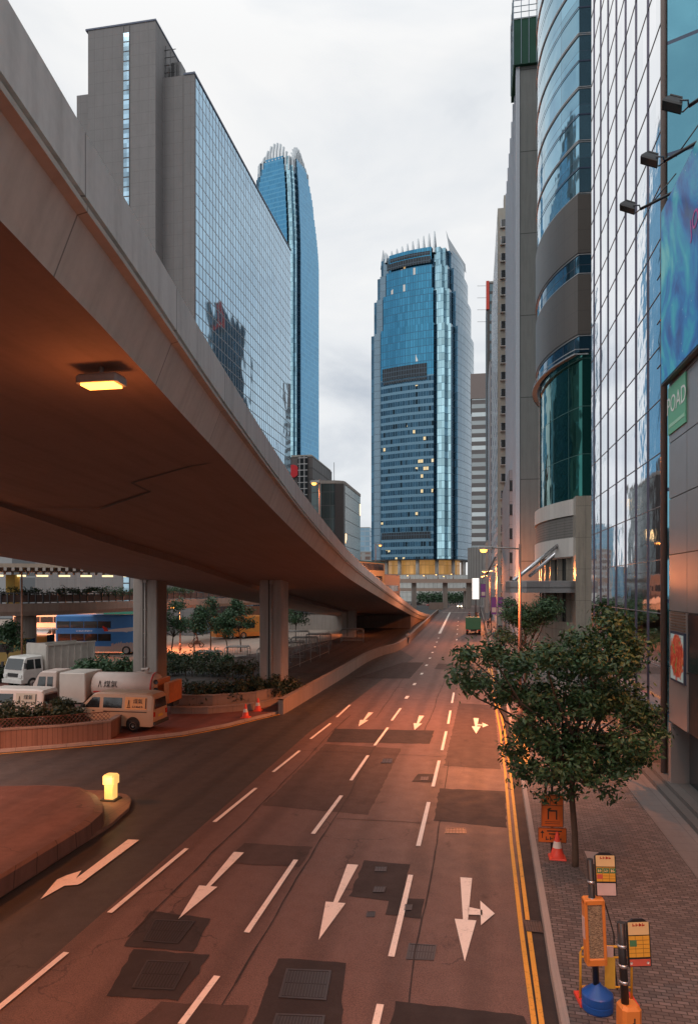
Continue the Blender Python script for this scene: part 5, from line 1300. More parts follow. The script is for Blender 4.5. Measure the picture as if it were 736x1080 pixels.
def tanker(loc, rz):
    t = thing('tanker_lorry', 'pale pink tanker lorry with a white box behind its cab', 'lorry', loc, rz)
    m_ = plain('pale pink lorry paint', (.60,.48,.42), .4, 0, .06, 2, 0, .25)
    mb = MB(); body_loft(mb, [(-4.2,.5,1.1,1.2,.95),(-4.15,.45,1.3,1.5,1.0),(-3.75,.45,1.35,2.35,1.0),(-3.55,.45,1.4,2.5,1.0),(-2.65,.45,1.4,2.5,1.0),(-2.6,.45,1.4,2.42,.98)], 1.0, .88); mb.build('cab', m_, t)
    mb = MB(); mb.bbox(-2.35,-.75,-1.05,1.05,.75,2.45,.05); mb.build('white_box', M['van_white'], t)
    mb = MB(); mb.smooth = False; mb.lathe([(0,-.12),(.45,-.08),(.72,.06),(.80,.2),(.80,3.7),(.72,3.85),(.4,3.98),(0,4.0)], 24, (-.65,0,1.62), ax='x'); mb.build('tank', m_, t)
    mb = MB(); mb.lathe([(.806,0),(.812,0),(.812,.10),(.806,.10)], 24, (3.0,0,1.62), ax='x')
    mb.box(-.4,2.6,-.815,-.78,1.32,1.40); mb.build('red_stripe', plain('red stripe', (.50,.04,.03), .4), t)
    mb = MB(); mb.tube([(2.2,0,2.3),(2.2,0,2.6),(2.6,0,2.62),(2.6,-.3,2.5)],.09,8); mb.box(1.9,2.5,-.2,.2,2.38,2.45); mb.build('tank_valve', m_, t)
    for k in range(1): 
        mb = MB(); mb.box(-2.5,4.3,-.45,.45,.55,.78); mb.build('chassis', M['rubber_trim'], t)
    mb = MB(); mb.box(3.35,3.55,-.95,.95,.75,2.1); mb.box(3.95,4.25,-1.0,1.0,.8,1.95); mb.build('rear_board', plain('orange rear board', (.50,.16,.05), .5, 0, .4, 4), t)
    mb = MB()
    for z in (1.1,1.55,2.0): mb.lathe([(0,0),(.14,0),(.14,.03),(0,.03)], 10, (3.45,-.99,z), ax='y')
    mb.build('hose_coupling', M['rubber_trim'], t)
    for s_ in (-1,1):
        mb = MB(); side_panel(mb,-3.78,-3.25,1.5,2.2,1.0,.88,1.4,2.5,s_,slant=.12); side_panel(mb,-3.15,-2.8,1.5,2.2,1.0,.88,1.4,2.5,s_); mb.build('cab_window', M['glass_dark'], t)
        for x in (-3.4,1.2,2.3): wheel(t, x, s_*1.02, .42, .28, s_)
        mb = MB(); mb.box(-4.25,-4.15,s_*.7-.12,s_*.7+.12,.75,.95); mb.build('headlight', M['clear_lens'], t)
    mb = MB(); mb.face([(-4.12,-.85,1.5),(-4.12,.85,1.5),(-3.78,.78,2.32),(-3.78,-.78,2.32)][::-1]); mb.v = [(x-.02,y,z+.02) for x,y,z in mb.v]; mb.build('windscreen', M['glass_dark'], t)
    text_mesh('lettering', '煤氣', .42, M['dark'], t, Matrix.Translation((.65,-.80,1.78)) @ Matrix.Rotation(R(80),4,'X'), extrude=.004)
    mb = MB(); 
    for a_ in (-.09,.09): mb.tube([(.0+a_,-.80,1.62),(.0,-.76,2.0)],.02,4)
    mb.build('emblem', M['dark'], t)
p = g(112,752,.13); tanker(tuple(p), R(3))
def tipper(loc, rz):
    t = thing('tipper_lorry', 'white tipper lorry with a ribbed open body facing the camera', 'lorry', loc, rz)
    mb = MB(); body_loft(mb, [(-3.3,.55,1.25,1.35,.97),(-3.28,.5,1.35,1.6,1.0),(-3.05,.5,1.4,2.3,1.0),(-2.9,.5,1.4,2.42,1.0),(-1.6,.5,1.4,2.45,1.0),(-1.55,.5,1.4,2.4,.98)], 1.08, .96); mb.build('cab', M['white'], t)
    mb = MB(); mb.face([(-3.30,-.92,1.48),(-3.30,.92,1.48),(-3.06,.86,2.26),(-3.06,-.86,2.26)][::-1]); mb.v = [(x-.03,y,z+.01) for x,y,z in mb.v]; mb.build('windscreen', M['glass_dark'], t)
    rib = plain('grey white tipper body', (.52,.48,.43), .5, 0, .1, 2, 0, .5)
    mb = MB(); mb.box(-1.35,3.3,-1.12,-1.02,1.0,3.2); mb.box(-1.35,3.3,1.02,1.12,1.0,3.2); mb.box(-1.35,-1.25,-1.02,1.02,1.0,3.3); mb.box(3.2,3.3,-1.02,1.02,1.0,3.1); mb.box(-1.3,3.2,-1.0,1.0,1.0,1.2)
    for k in range(8): mb.box(-1.3+k*.63,-1.18+k*.63,-1.19,-1.12,1.0,3.2); mb.box(-1.3+k*.63,-1.18+k*.63,1.12,1.19,1.0,3.2)
    mb.box(-1.35,3.3,-1.20,-1.12,3.1,3.22); mb.box(-1.35,3.3,-1.20,-1.12,1.0,1.12); mb.build('tipper_body', rib, t)
    mb = MB(); mb.box(-1.5,3.2,-.45,.45,.6,1.0); mb.box(-3.36,-3.28,-.55,.55,.95,1.22); mb.build('chassis', M['rubber_trim'], t)
    mb = MB(); mb.box(-3.45,-3.25,-1.08,1.08,.5,.78); mb.build('bumper', M['white'], t)
    for s_ in (-1,1):
        mb = MB(); side_panel(mb,-3.0,-2.35,1.5,2.2,1.08,.96,1.4,2.42,s_,slant=.1); side_panel(mb,-2.25,-1.75,1.5,2.2,1.08,.96,1.4,2.42,s_); mb.build('cab_window', M['glass_dark'], t)
        for x in (-2.5,2.0): wheel(t, x, s_*1.1, .45, .3, s_)
        mb = MB(); mb.box(-3.40,-3.29,s_*.82-.17,s_*.82+.17,.92,1.14); mb.build('headlight', M['clear_lens'], t)
        mb = MB(); mb.box(-3.3,-3.2,s_*1.3-.1,s_*1.3+.1,1.6,2.0); mb.tube([(-3.2,s_*1.0,2.0),(-3.25,s_*1.3,2.0)],.02,4); mb.build('wing_mirror', M['rubber_trim'], t)
tp = g(54,722); tipper(tuple(tp), R(72))
def bus(label, loc, rz, L_, h, paint_, low, decks=2, group='buses in the terminus', advert=False, roofc=None, front=-1):
    t = thing('double_decker_bus' if decks == 2 else 'coach', label, 'bus', loc, rz, group)
    mb = MB(); mb.bbox(-L_/2,L_/2,-1.22,1.22,.35,h,.14); mb.build('body', paint_, t)
    mb = MB(); mb.box(-L_/2+.02,L_/2-.02,-1.232,1.232,.36,.95); mb.build('skirt', low, t)
    for s_ in (-1,1):
        lv = [(1.55,2.35,-L_/2+.25,L_/2-1.0 if not advert else .9)] + ([(3.0,3.75,-L_/2+.15,L_/2-.5 if not advert else .9)] if decks == 2 else [])
        for z0,z1,x0,x1 in lv:
            k = max(3,int((x1-x0)/1.5)); mb = MB()
            for i in range(k):
                a = x0+(x1-x0)*i/k+.03; b = x0+(x1-x0)*(i+1)/k-.03; q = [(a,s_*1.237,z0),(b,s_*1.237,z0),(b,s_*1.237,z1),(a,s_*1.237,z1)]; mb.face(q if s_ < 0 else q[::-1])
            mb.build('window_row', M['glass_dark'], t)
        for x in (-L_/2+2.2,L_/2-2.8): wheel(t, x, s_*1.25, .5, .3, s_)
    for x, sg in ((-L_/2-.008,-1),(L_/2+.008,1)):
        mb = MB()
        for z0,z1 in ([(1.3,2.5),(3.0,3.9)] if decks == 2 else [(1.4,2.7)]):
            q = [(x,-1.0,z0),(x,1.0,z0),(x,1.0,z1),(x,-1.0,z1)]; mb.face(q if sg > 0 else q[::-1])
        mb.build('end_window', M['glass_dark'], t)
    if roofc: mb = MB(); mb.box(-L_/2+.1,L_/2-.1,-1.15,1.15,h,h+.06); mb.build('roof_panel', roofc, t)
    if advert:
        mb = MB(); y = -1.245
        pl_ = [(-.7,2.62),(.2,2.58),(2.2,2.62),(2.9,2.78),(3.15,2.98),(2.9,3.1),(2.2,3.08),(.2,2.88),(-.4,2.78)]; mb.face([(x+.9,y,z) for x,z in pl_])
        mb.face([(2.3,y-.004,2.7),(2.9,y-.004,2.66),(2.7,y-.004,2.52),(2.2,y-.004,2.6)]); mb.build('aircraft_print', plain('pale aircraft print', (.55,.50,.50), .4), t)
        mb = MB(); mb.face([(x+.9,y-.002,z) for x,z in ((-.75,2.62),(-.3,2.66),(-.45,3.0),(-.95,3.25),(-1.0,3.1))]); mb.build('red_tail_print', M['red_lens'], t)
        mark_row('printed_mark', 1.9, .18, 11, plain('white bus lettering', (.7,.72,.75), .4), t, Matrix.Translation((-2.1,-1.242,2.68)) @ Matrix.Rotation(R(90),4,'X'))
        mb = MB()
        rr = random.Random(3); x = .9
        while x < L_/2-.3:
            ww = rr.uniform(.2,.5); mb.face([(x,y,.95),(x+ww,y,.95),(x+ww,y,.95+rr.uniform(.15,.6)),(x,y,.95+rr.uniform(.15,.5))]); x += ww+.02
        mb.build('skyline_print', plain('pale skyline print', (.45,.36,.34), .4), t)
    return t
def blue_bus_mat():
    m, nt, b = newmat('blue bus wrap'); f = nnoise(nt, .5, 4)
    setp(nt, b, 'Base Color', nmix(nt, f, (.02,.13,.42), (.06,.26,.60))); b.inputs['Roughness'].default_value = .3; return m
BM = blue_bus_mat()
p = at(113,690,79.8); bus('blue double decker bus with an aircraft printed on its side', (p.x,p.y,0), R(9), 10.8, 4.45, BM, plain('pink beige skirt', (.50,.38,.34), .5), 2, advert=True)
p = at(62,680,92); bus('white coach behind the blue bus, with black windows', (p.x,p.y,0), R(9), 11, 4.4, M['van_white'], M['white'], 2)
GB = plain('green bus paint', (.03,.22,.16), .4)
p = at(118,680,99); bus('green roofed bus furthest back behind the blue bus', (p.x,p.y,0), R(9), 12, 4.9, GB, M['white'], 2, roofc=GB)
YB = plain('dull yellow bus paint', (.42,.26,.07), .45)
p = at(-2,700,66); bus('yellow minibus cut off by the left edge', (p.x,p.y,0), R(12), 6, 2.7, YB, YB, 1)
p = at(30,696,72); bus('small orange minibus behind the tipper lorry', (p.x,p.y,0), R(12), 4.5, 2.6, plain('orange minibus paint', (.60,.28,.06), .45), M['white'], 1)
p = at(249,675,104); bus('orange coach standing in the yard beside the second column', (p.x,p.y,0), R(40), 7, 3.4, plain('orange coach paint', (.62,.22,.04), .45), M['orange_plastic'], 1)
p = at(272,675,108); bus('white minibus partly hidden by the second column', (p.x,p.y,0), R(60), 6, 3.2, M['van_white'], M['white'], 1)
# buses on the flyover
p = at(388,600,80); bus('dark green double decker bus driving on the flyover', (p.x-1.0,p.y,zd(80)+.85), R(76), 10, 4.0, plain('dark green bus paint', (.02,.10,.08), .4), GB, 2, 'vehicles on the flyover')
p = at(405,600,96); bus('grey coach on the flyover ahead of the green bus', (p.x-.5,p.y,zd(96)+.85), R(80), 11, 3.9, plain('grey coach paint', (.16,.15,.15), .4), M['steel'], 1, 'vehicles on the flyover')
# green lorry seen from behind on the road
t = thing('green_lorry', 'green box lorry standing at the right kerb far down the road', 'lorry', tuple(g(499,668)), R(-88))
mb = MB(); mb.bbox(0,4.6,-1.2,1.2,.9,2.75,.04); mb.m = Matrix(); mb.build('box_body', plain('green tarpaulin', (.02,.13,.07), .6), t)
mb = MB(); body_loft(mb, [(-1.9,.5,1.2,1.35,.96),(-1.85,.5,1.3,1.5,1.0),(-1.6,.5,1.4,2.3,1.0),(-.2,.5,1.4,2.4,1.0)], 1.05, .95); mb.build('cab', M['white'], t)
mb = MB(); mb.box(-.2,4.5,-.4,.4,.55,.9); mb.build('chassis', M['rubber_trim'], t)
for s_ in (-1,1):
    for x in (-1.0,3.4): wheel(t, x, s_*1.1, .42, .3, s_)
    mb = MB(); mb.box(4.55,4.64,s_*.9-.15,s_*.9+.15,.7,.85); mb.build('tail_light', M['red_lens'], t)
t.rotation_euler = (0,0,R(-90)); 
def car(label, loc, rz, paint_, lights=False):
    t = thing('car', label, 'car', loc, rz, 'cars at the far junction')
    mb = MB(); body_loft(mb, [(-2.1,.3,.62,.68,.9),(-1.9,.25,.72,.8,1.0),(-.9,.25,.85,.92,1.0),(-.3,.25,.9,1.42,1.0),(1.0,.25,.9,1.42,1.0),(1.7,.25,.88,.98,1.0),(2.1,.3,.7,.8,.93)], .85, .66); mb.build('body', paint_, t)
    mb = MB(); mb.face([(-.92,-.6,.95),(-.92,.6,.95),(-.38,.55,1.36),(-.38,-.55,1.36)][::-1]); mb.v = [(x-.03,y,z+.02) for x,y,z in mb.v]; mb.build('windscreen', M['glass_dark'], t)
    for s_ in (-1,1):
        for x in (-1.3,1.3): wheel(t, x, s_*.86, .31, .2, s_)
        mb = MB(); mb.box(-2.12,-2.0,s_*.6-.18,s_*.6+.18,.5,.68); mb.build('headlight', emit('lit headlight', (1.,.80,.5), 25) if lights and s_ < 0 and 'lit headlight' not in bpy.data.materials else (bpy.data.materials['lit headlight'] if lights else M['clear_lens']), t)
    return t
car('silver car with lit headlights approaching at the far junction', tuple(g(485,641)), R(88), plain('silver car paint', (.45,.42,.40), .3, .4), True)
car('red car turning at the far left of the junction', tuple(g(455,639.5)), R(30), plain('dark red car paint', (.35,.05,.04), .3, .2))
car('white car waiting under the elevated road', tuple(g(447,638)), R(20), M['van_white'])
car('dark car under the elevated road beside the white car', tuple(g(438,638.5)), R(10), M['black'])
# ------------------------------------------------------------------ street lamps
def street_lamp(label, base, hgt, arm, ang, power, col_=None, glow='lamp_orange', group='street lamps', spot=150):
    t = thing('street_lamp', label, 'street lamp', base, ang, group)
    mb = MB(); mb.tube([(0,0,0),(0,0,hgt+.25)], .10, 10, r2=.065); mb.tube([(0,0,0),(0,0,.9)],.15,10); mb.build('pole', plain('red brown lamp pole', (.22,.12,.09), .5) if 'red brown lamp pole' not in bpy.data.materials else bpy.data.materials['red brown lamp pole'], t)
    mb = MB(); mb.tube([(0,0,hgt),(-arm*.5,0,hgt+.06),(-arm,0,hgt+.08)], .045, 8); mb.build('arm', M['grey_paint'], t)
    mb = MB(); mb.bbox(-arm-.75,-arm+.05,-.16,.16,hgt-.02,hgt+.16,.05); mb.build('lantern', M['grey_paint'], t)
    mb = MB(); mb.lathe([(0,-.16),(.1,-.15),(.17,-.09),(.2,0),(0,0.0)], 14, (-arm-.45,0,hgt-.03)); mb.build('diffuser', M[glow], t)
    if power: lamp_light('lamp_light', (-arm-.45,0,hgt-.34), power, t, .15, spot)
    return t
street_lamp('lit orange street lamp on a red brown pole beside the trees', (2.45,39.5,.13), 9.5, 1.5, 0, 11500)
street_lamp('street lamp standing behind the footbridge by the right kerb', (2.3,-3.5,.13), 9.5, 1.6, 0, 7000, spot=130)
street_lamp('street lamp on the traffic island beyond the left edge', (-25.5,20,.13), 9.0, 1.2, R(180), 6500)
street_lamp('lit street lamp far down the right pavement behind the green lorry', (2.9,92,.13), 9.5, 1.2, 0, 5500, spot=None)
street_lamp('furthest lit street lamp on the right pavement', (3.2,150,.13), 9.8, 1.2, 0, 9000, spot=None)
p = at(337,509,56); street_lamp('lit orange lamp on the flyover against the dark stone block', (p.x,p.y,8.2), p.z-8.2, .0, 0, 120, glow='lamp_orange')
p = at(396,575,112); street_lamp('lit orange lamp on the flyover left of the blue skyscraper', (p.x,p.y,4.4), p.z-4.4, .3, R(180), 12)
p = at(-14,600,84); street_lamp('lamp lighting the bus terminus from beyond the left edge', (p.x,p.y,0), 11, 1.2, R(90), 26000)
p = at(222,600,118); street_lamp('lamp lighting the yard behind the flyover columns', (p.x-2,p.y,0), 5.2, 1.0, 0, 6500)
p = at(190,600,84); street_lamp('slender lamp in the yard hidden behind the left tree', (p.x,p.y,0), 5.2, .5, 0, 4000)
for i, (px, py, d) in enumerate(((462,606,262),(449,607,262),(478,605.5,262),(470,608,262),(432,607,255))):
    p = at(px,py,d); street_lamp(['lamp on the elevated road, second from the right','lamp on the elevated road, fourth from the right','lamp on the elevated road, nearest the right end','lamp on the elevated road, third from the right','lamp on the elevated road, nearest the flyover'][i], (p.x,p.y,10.6), max(1.2,p.z-10.6), .3, 0, 0, glow='lamp_orange_far')
def added_wall_lamp(label, loc, power):  # invented lamps out of view, added to light the road from the right
    t = thing('added_wall_lamp', label, 'lamp', loc, 0, 'added lamps on brackets along the panelled building')
    mb = MB(); mb.tube([(1.25,0,.15),(.3,0,.1)],.04,6); mb.build('arm', M['grey_paint'], t); mb = MB(); mb.bbox(-.35,.35,-.16,.16,-.02,.15,.04); mb.build('lantern', M['grey_paint'], t)
    mb = MB(); mb.box(-.26,.26,-.12,.12,-.06,-.02); mb.build('diffuser', M['lamp_orange'], t); lamp_light('lamp_light', (0,0,-.12), power, t, .15, 155)
added_wall_lamp('added bracket lamp on the panelled building, unseen beyond the right edge', (5.75,17.0,9.2), 900)
added_wall_lamp('added bracket lamp on the panelled building, unseen beside the footbridge', (5.75,5.0,9.2), 1500)
# bollard on the island
t = thing('island_bollard', 'glowing yellow plastic bollard on the tip of the traffic island', 'bollard', tuple(g(117,843.5,.12)))
def glowmat():
    m, nt, b = newmat('lit yellow plastic'); tt = nt.nodes.new('ShaderNodeTexCoord'); 
    c = nmix(nt, nnoise(nt, 4, 3), (1.,.50,.10), (1.,.70,.24)); setp(nt, b, 'Base Color', c); setp(nt, b, 'Emission Color', c); b.inputs['Emission Strength'].default_value = .85; return m
GM = glowmat()
mb = MB(); mb.bbox(-.17,.17,-.17,.17,.05,.56,.03); mb.build('shaft', GM, t); mb = MB(); mb.bbox(-.22,.22,-.22,.22,.56,.88,.05); mb.build('head', GM, t)
mb = MB(); mb.bbox(-.28,.28,-.28,.28,0,.05,.02); mb.box(-.18,.18,-.18,.18,.555,.575); mb.split('base', M['rubber_trim'], t)
lamp_light('bollard_light', (0,-.5,.7), 16, t, .15, None, (1,.7,.3))
# ------------------------------------------------------------------ cones
def cone(label, loc, s_=1.0):
    t = thing('traffic_cone', label, 'traffic cone', loc, 0, 'traffic cones'); t.scale = (s_,)*3
    mb = MB(); mb.lathe([(.0,.04),(.20,.04),(.13,.30)], 18); mb.lathe([(.093,.48),(.04,.72),(.03,.74),(0,.74)], 18); mb.bbox(-.24,.24,-.24,.24,0,.045,.03); mb.build('body', M['red_plastic'], t)
    mb = MB(); mb.lathe([(.131,.30),(.094,.48)], 18); mb.build('sleeve', plain('white cone sleeve', (.72,.66,.60), .5) if 'white cone sleeve' not in bpy.data.materials else bpy.data.materials['white cone sleeve'], t)
cone('orange and white cone standing on the kerb by the bed wall', tuple(g(259,757,.13)), 1.05)
cone('orange and white cone at the foot of the second column', tuple(g(272,750,.13)), 1.05)
cone('orange and white cone leaning before the orange temporary sign', tuple(g(587.5,905,.13)), .95)
cone('orange cone against the wall beside the dark podium recess', tuple(g(707,812,.13)), 1.2)
# ------------------------------------------------------------------ temporary orange sign
p0 = g(582,900,.13); t = thing('temporary_stop_sign', 'orange temporary sign with a black arch, beside the tree trunk', 'sign', tuple(p0))
OS = plain('orange sign sheet', (.72,.17,.03), .5, 0, .1, 3)
mb = MB(); mb.tube([(0,0,0),(0,0,3.0)],.035,8); mb.build('pole', M['rubber_trim'], t)
z1, z0 = 1.63, .74
mb = MB(); mb.bbox(-.30,.30,-.06,-.035,z0,z1,.012); mb.build('upper_panel', OS, t); mb = MB(); mb.bbox(-.385,.385,-.075,-.045,z0-.43,z0-.02,.012); mb.build('lower_panel', OS, t)
mb = MB()
for (x0,x1,za,zb) in ((-.13,.13,1.17,1.21),(-.13,-.095,.95,1.17),(.095,.13,.95,1.17),(-.28,.28,1.33,1.342),(-.06,-.05,1.34,1.6),(.10,.11,1.34,1.6),(-.2,.2,.88,.89),(-.2,.2,.83,.84)): mb.box(x0,x1,-.068,-.061,za,zb)
for a,b in (((-.29,z0+.01),(.29,z0+.01)),((.29,z0+.01),(.29,z1-.01)),((.29,z1-.01),(-.29,z1-.01)),((-.29,z1-.01),(-.29,z0+.01))): mb.tube([(a[0],-.063,a[1]),(b[0],-.063,b[1])],.007,4)
mb.build('printed_mark', M['rubber_trim'], t)
mb = MB()
for (x0,x1,za,zb) in ((-.285,-.265,z0-.3,z0-.15),(-.15,.25,z0-.12,z0-.09),(-.1,.2,z0-.2,z0-.17)): mb.box(x0,x1,-.085,-.076,za,zb)
mb.face([(-.33,-.084,z0-.17),(-.22,-.084,z0-.17),(-.275,-.084,z0-.09)]); 
for a,b in (((-.375,z0-.42),(.375,z0-.42)),((.375,z0-.42),(.375,z0-.03)),((.375,z0-.03),(-.375,z0-.03)),((-.375,z0-.03),(-.375,z0-.42))): mb.tube([(a[0],-.078,a[1]),(b[0],-.078,b[1])],.007,4)
mb.build('printed_arrow', M['rubber_trim'], t)
mark_row('printed_mark', .45, .10, 4, M['rubber_trim'], t, Matrix.Translation((.03,-.08,z0-.31)) @ Matrix.Rotation(R(90),4,'X'))
t.rotation_euler = (0,0,R(4))
# ------------------------------------------------------------------ bus stop posts
def lean(v, o): return (v[0]+o*v[2], v[1], v[2])
def sign_flag(t, x0, w_, z0, z1, split, mats, lean_=0, rows=4, head='巴士站'):
    yb = 0.0
    mb = MB(); n = 8; top = z1
    out__ = [(x0,z0),(x0+w_,z0),(x0+w_,z1-.07),(x0+w_*.85,z1-.03),(x0+w_*.72,z1),(x0+w_*.28,z1),(x0+w_*.15,z1-.03),(x0,z1-.07)]
    for y, fl in ((-.018,1),(.018,-1)):
        q = [lean((x,y,z),lean_) for x,z in out__]; mb.face(q if fl > 0 else q[::-1])
    for a,b in zip(out__, out__[1:]+out__[:1]): mb.face([lean((a[0],-.018,a[1]),lean_),lean((b[0],-.018,b[1]),lean_),lean((b[0],.018,b[1]),lean_),lean((a[0],.018,a[1]),lean_)][::-1])
    fo = mb.build('flag', M['black'], t)
    def pan(name, a, b, c, d, mat, y=-.022):
        mb = MB(); mb.face([lean((a,y,c),lean_),lean((b,y,c),lean_),lean((b,y,d),lean_),lean((a,y,d),lean_)]); return mb.build(name, mat, fo)
    i_ = .018
    pan('header_panel', x0+i_, x0+w_-i_, z1-.24, z1-.045, mats[1]); pan('route_panel', x0+i_, x0+w_-i_, z0+split+.02, z1-.255, mats[0]); 
    if split > .05: pan('notice_panel', x0+i_, x0+w_-i_, z0+.015, z0+split-.01, mats[2])
    mb = MB(); zt_ = z1-.255; zb_ = z0+split+.02
    for k in range(1, rows+1):
        z = zb_+(zt_-zb_)*k/(rows+1); mb.face([lean((x0+i_,-.0245,z-.003),lean_),lean((x0+w_-i_,-.0245,z-.003),lean_),lean((x0+w_-i_,-.0245,z+.003),lean_),lean((x0+i_,-.0245,z+.003),lean_)])
    for k in (1,2):
        x = x0+w_*k/3; mb.face([lean((x-.003,-.0245,zb_),lean_),lean((x+.003,-.0245,zb_),lean_),lean((x+.003,-.0245,zt_),lean_),lean((x-.003,-.0245,zt_),lean_)])
    mb.build('grid_line', plain('brown grid line', (.25,.12,.03), .5) if 'brown grid line' not in bpy.data.materials else bpy.data.materials['brown grid line'], fo)
    gm = bpy.data.materials.get('green route plate') or plain('green route plate', (.07,.22,.10), .5)
    return fo, pan, gm, zt_
YO = plain('yellow sign sheet', (.80,.42,.05), .45, 0, .1, 5); CR = plain('cream sign sheet', (.80,.58,.28), .45, 0, .1, 5); PK = plain('pinkish notice', (.66,.50,.46), .5); RD = plain('red notice', (.62,.12,.08), .5)
A0 = at(630,1066,12.3); A0.z = .13
t = thing('bus_stop_post', 'bus stop post on a blue drum base with an orange timetable case', 'bus stop sign', tuple(A0))
LN = -.05
mb = MB(); mb.tube([lean((0,0,.2),LN),lean((0,0,2.62),LN)],.055,10); mb.build('pole', M['black'], t)
mb = MB(); mb.lathe([(0,0),(.25,0),(.265,.03),(.265,.12),(.255,.125),(.255,.15),(.265,.155),(.265,.27),(.25,.29),(.07,.43),(.055,.46),(0,.46)], 36, smooth=False); mb.build('drum_base', plain('blue plastic drum', (.015,.10,.42), .35, 0, .2, 4, 0, .3), t)
mb = MB()
for z in (2.2,1.9): mb.lathe([(.058,0),(.066,0),(.066,.05),(.058,.05)], 12, lean((0,0,z),LN))
mb.split('clamp', M['bright_steel'], t)
fo, pan, gm, zt_ = sign_flag(t, .075, .36, 1.98, 2.74, .24, (YO, CR, PK), LN)
for k in range(3): pan('route_number_plate', .10+k*.112, .10+k*.112+.10, zt_-.10, zt_-.01, gm, -.026)
pan('route_number_plate', .10, .20, zt_-.2, zt_-.12, RD, -.026)
for k in range(3): mark_row('printed_mark', .07, .05, 2, CR, fo, Matrix.Translation((.15+k*.112+LN*2.4,-.028,zt_-.055)) @ Matrix.Rotation(R(90),4,'X'), k)
mark_row('printed_mark', .2, .045, 4, M['red_lens'], fo, Matrix.Translation((.255+LN*2.55,-.026,2.655)) @ Matrix.Rotation(R(90),4,'X'))
mb = MB(); mb.m = Matrix.Rotation(R(-2.5),4,'Y')
for x in (-.17,.13): mb.bbox(x,x+.05,-.10,.10,.85,1.92,.01)
mb.bbox(-.17,.18,-.10,.10,1.86,1.95,.02); mb.bbox(-.17,.18,-.10,.10,.80,.92,.02)
mb.build('timetable_case', plain('orange case paint', (.72,.25,.05), .45, 0, .1, 5), t)
mb = MB(); mb.m = Matrix.Rotation(R(-2.5),4,'Y'); mb.box(-.12,.13,-.075,.075,.92,1.86); 
def timet():
    m, nt, b = newmat('timetable sheet'); f = nnoise(nt, 60, 3, .6, stretch=(.6,1,2.2)); setp(nt, b, 'Base Color', nramp(nt, f, [(.42,(.13,.10,.07)),(.5,(.30,.24,.17)),(.6,(.46,.36,.22))])); b.inputs['Roughness'].default_value = .2; return m
mb.build('timetable', timet(), t)
mb = MB(); mb.m = Matrix.Rotation(R(-2.5),4,'Y'); mb.box(-.185,-.172,-.06,.06,1.25,1.62); mb.box(.183,.195,-.06,.06,1.38,1.72); mb.split('side_notice', PK, t)
t.rotation_euler = (0,0,R(8))
B0 = at(663,1100,10.7); B0.z = .13
t = thing('bus_stop_post', 'bus stop post with an orange pedestal at the bottom right corner', 'bus stop sign', tuple(B0)); LN = -.055
mb = MB(); mb.tube([lean((0,0,1.0),LN),lean((0,0,2.28),LN)],.06,10); mb.build('pole', M['black'], t)
mb = MB()
for z in (1.9,1.6,1.35): mb.lathe([(.063,0),(.07,0),(.07,.05),(.063,.05)], 12, lean((0,0,z),LN))
mb.split('clamp', M['bright_steel'], t)
mb = MB(); mb.bbox(-.15,.15,-.15,.15,0,1.05,.05); mb.m = Matrix(); mb.build('pedestal', plain('orange pedestal paint', (.68,.24,.05), .5, 0, .12, 4, 0, .3), t)
mb = MB(); mb.box(.01,.03,-.156,-.151,.5,.9); mb.tube([(0,-.16,.82),(0,-.13,.82)],.012,6); mb.build('pedestal_lock', M['rubber_trim'], t)
fo, pan, gm, zt_ = sign_flag(t, .08, .36, 1.60, 2.33, .13, (YO, CR, RD), LN)
pan('route_number_plate', .11, .22, zt_-.16, zt_-.06, gm, -.026)
mark_row('printed_mark', .2, .045, 4, M['red_lens'], fo, Matrix.Translation((.26+LN*2.2,-.026,2.245)) @ Matrix.Rotation(R(90),4,'X'))
mb = MB()
for x in (.12,.38): mb.lathe([(0,0),(.022,0),(.022,.004),(0,.004)], 10, lean((x,-.03,1.665),LN), ax='y')
mb.build('notice_mark', M['white'], fo)
t.rotation_euler = (0,0,R(14))
# yellow tubular barrier with a board
q0 = at(612,1058,12.55); q0.z = .13; t = thing('yellow_barrier', 'yellow tubular barrier with a hanging board behind the blue drum', 'barrier', tuple(q0), R(8))
YP = plain('yellow barrier paint', (.78,.42,.04), .4, 0, .1, 5)
mb = MB(); mb.tube([(0,0,.0),(0,0,.86),(.03,0,.93),(.10,0,.97),(.80,0,.97),(.87,0,.93),(.90,0,.86),(.90,0,.0)],.022,8)
for z in (.78,.25): mb.tube([(0,0,z),(.90,0,z)],.018,8)
mb.build('frame', YP, t)
mb = MB(); mb.box(.42,.60,-.035,-.022,.24,.80); mb.build('board', plain('yellow board', (.72,.45,.06), .5), t); mb = MB(); mb.box(.45,.57,-.035,-.02,.80,.99); mb.build('white_board', PK, t)
mb = MB(); mb.box(-.06,.06,-.22,.22,-.01,.05); mb.box(.84,.96,-.22,.22,-.01,.05); mb.split('foot', M['red_plastic'], t)
t = thing('leaning_cable', 'thin black cable hanging behind the yellow barrier', 'cable', tuple(at(645,1050,12.9).xy)+(.14,)); mb = MB(); mb.tube([(.1,0,0),(.05,.02,.5),(.04,.02,1.0),(-.1,0,1.5),(-.25,-.05,1.85)],.013,6); mb.build('cable', M['rubber_trim'], t)
mb = MB(); mb.face([(*g(x,y,.13).xy,.137) for x,y in ((616,898),(643,901),(648,912),(622,912))]); struct('pale_paving_slab', mb, plain('pale slab', (.42,.36,.34), .7))
mb = MB(); mb.face([(*g(x,y,.13).xy,.136) for x,y in ((657,846),(668,846),(672,852),(659,852))]); struct('pavement_cover', mb, plain('dark cover', (.07,.065,.06), .6))
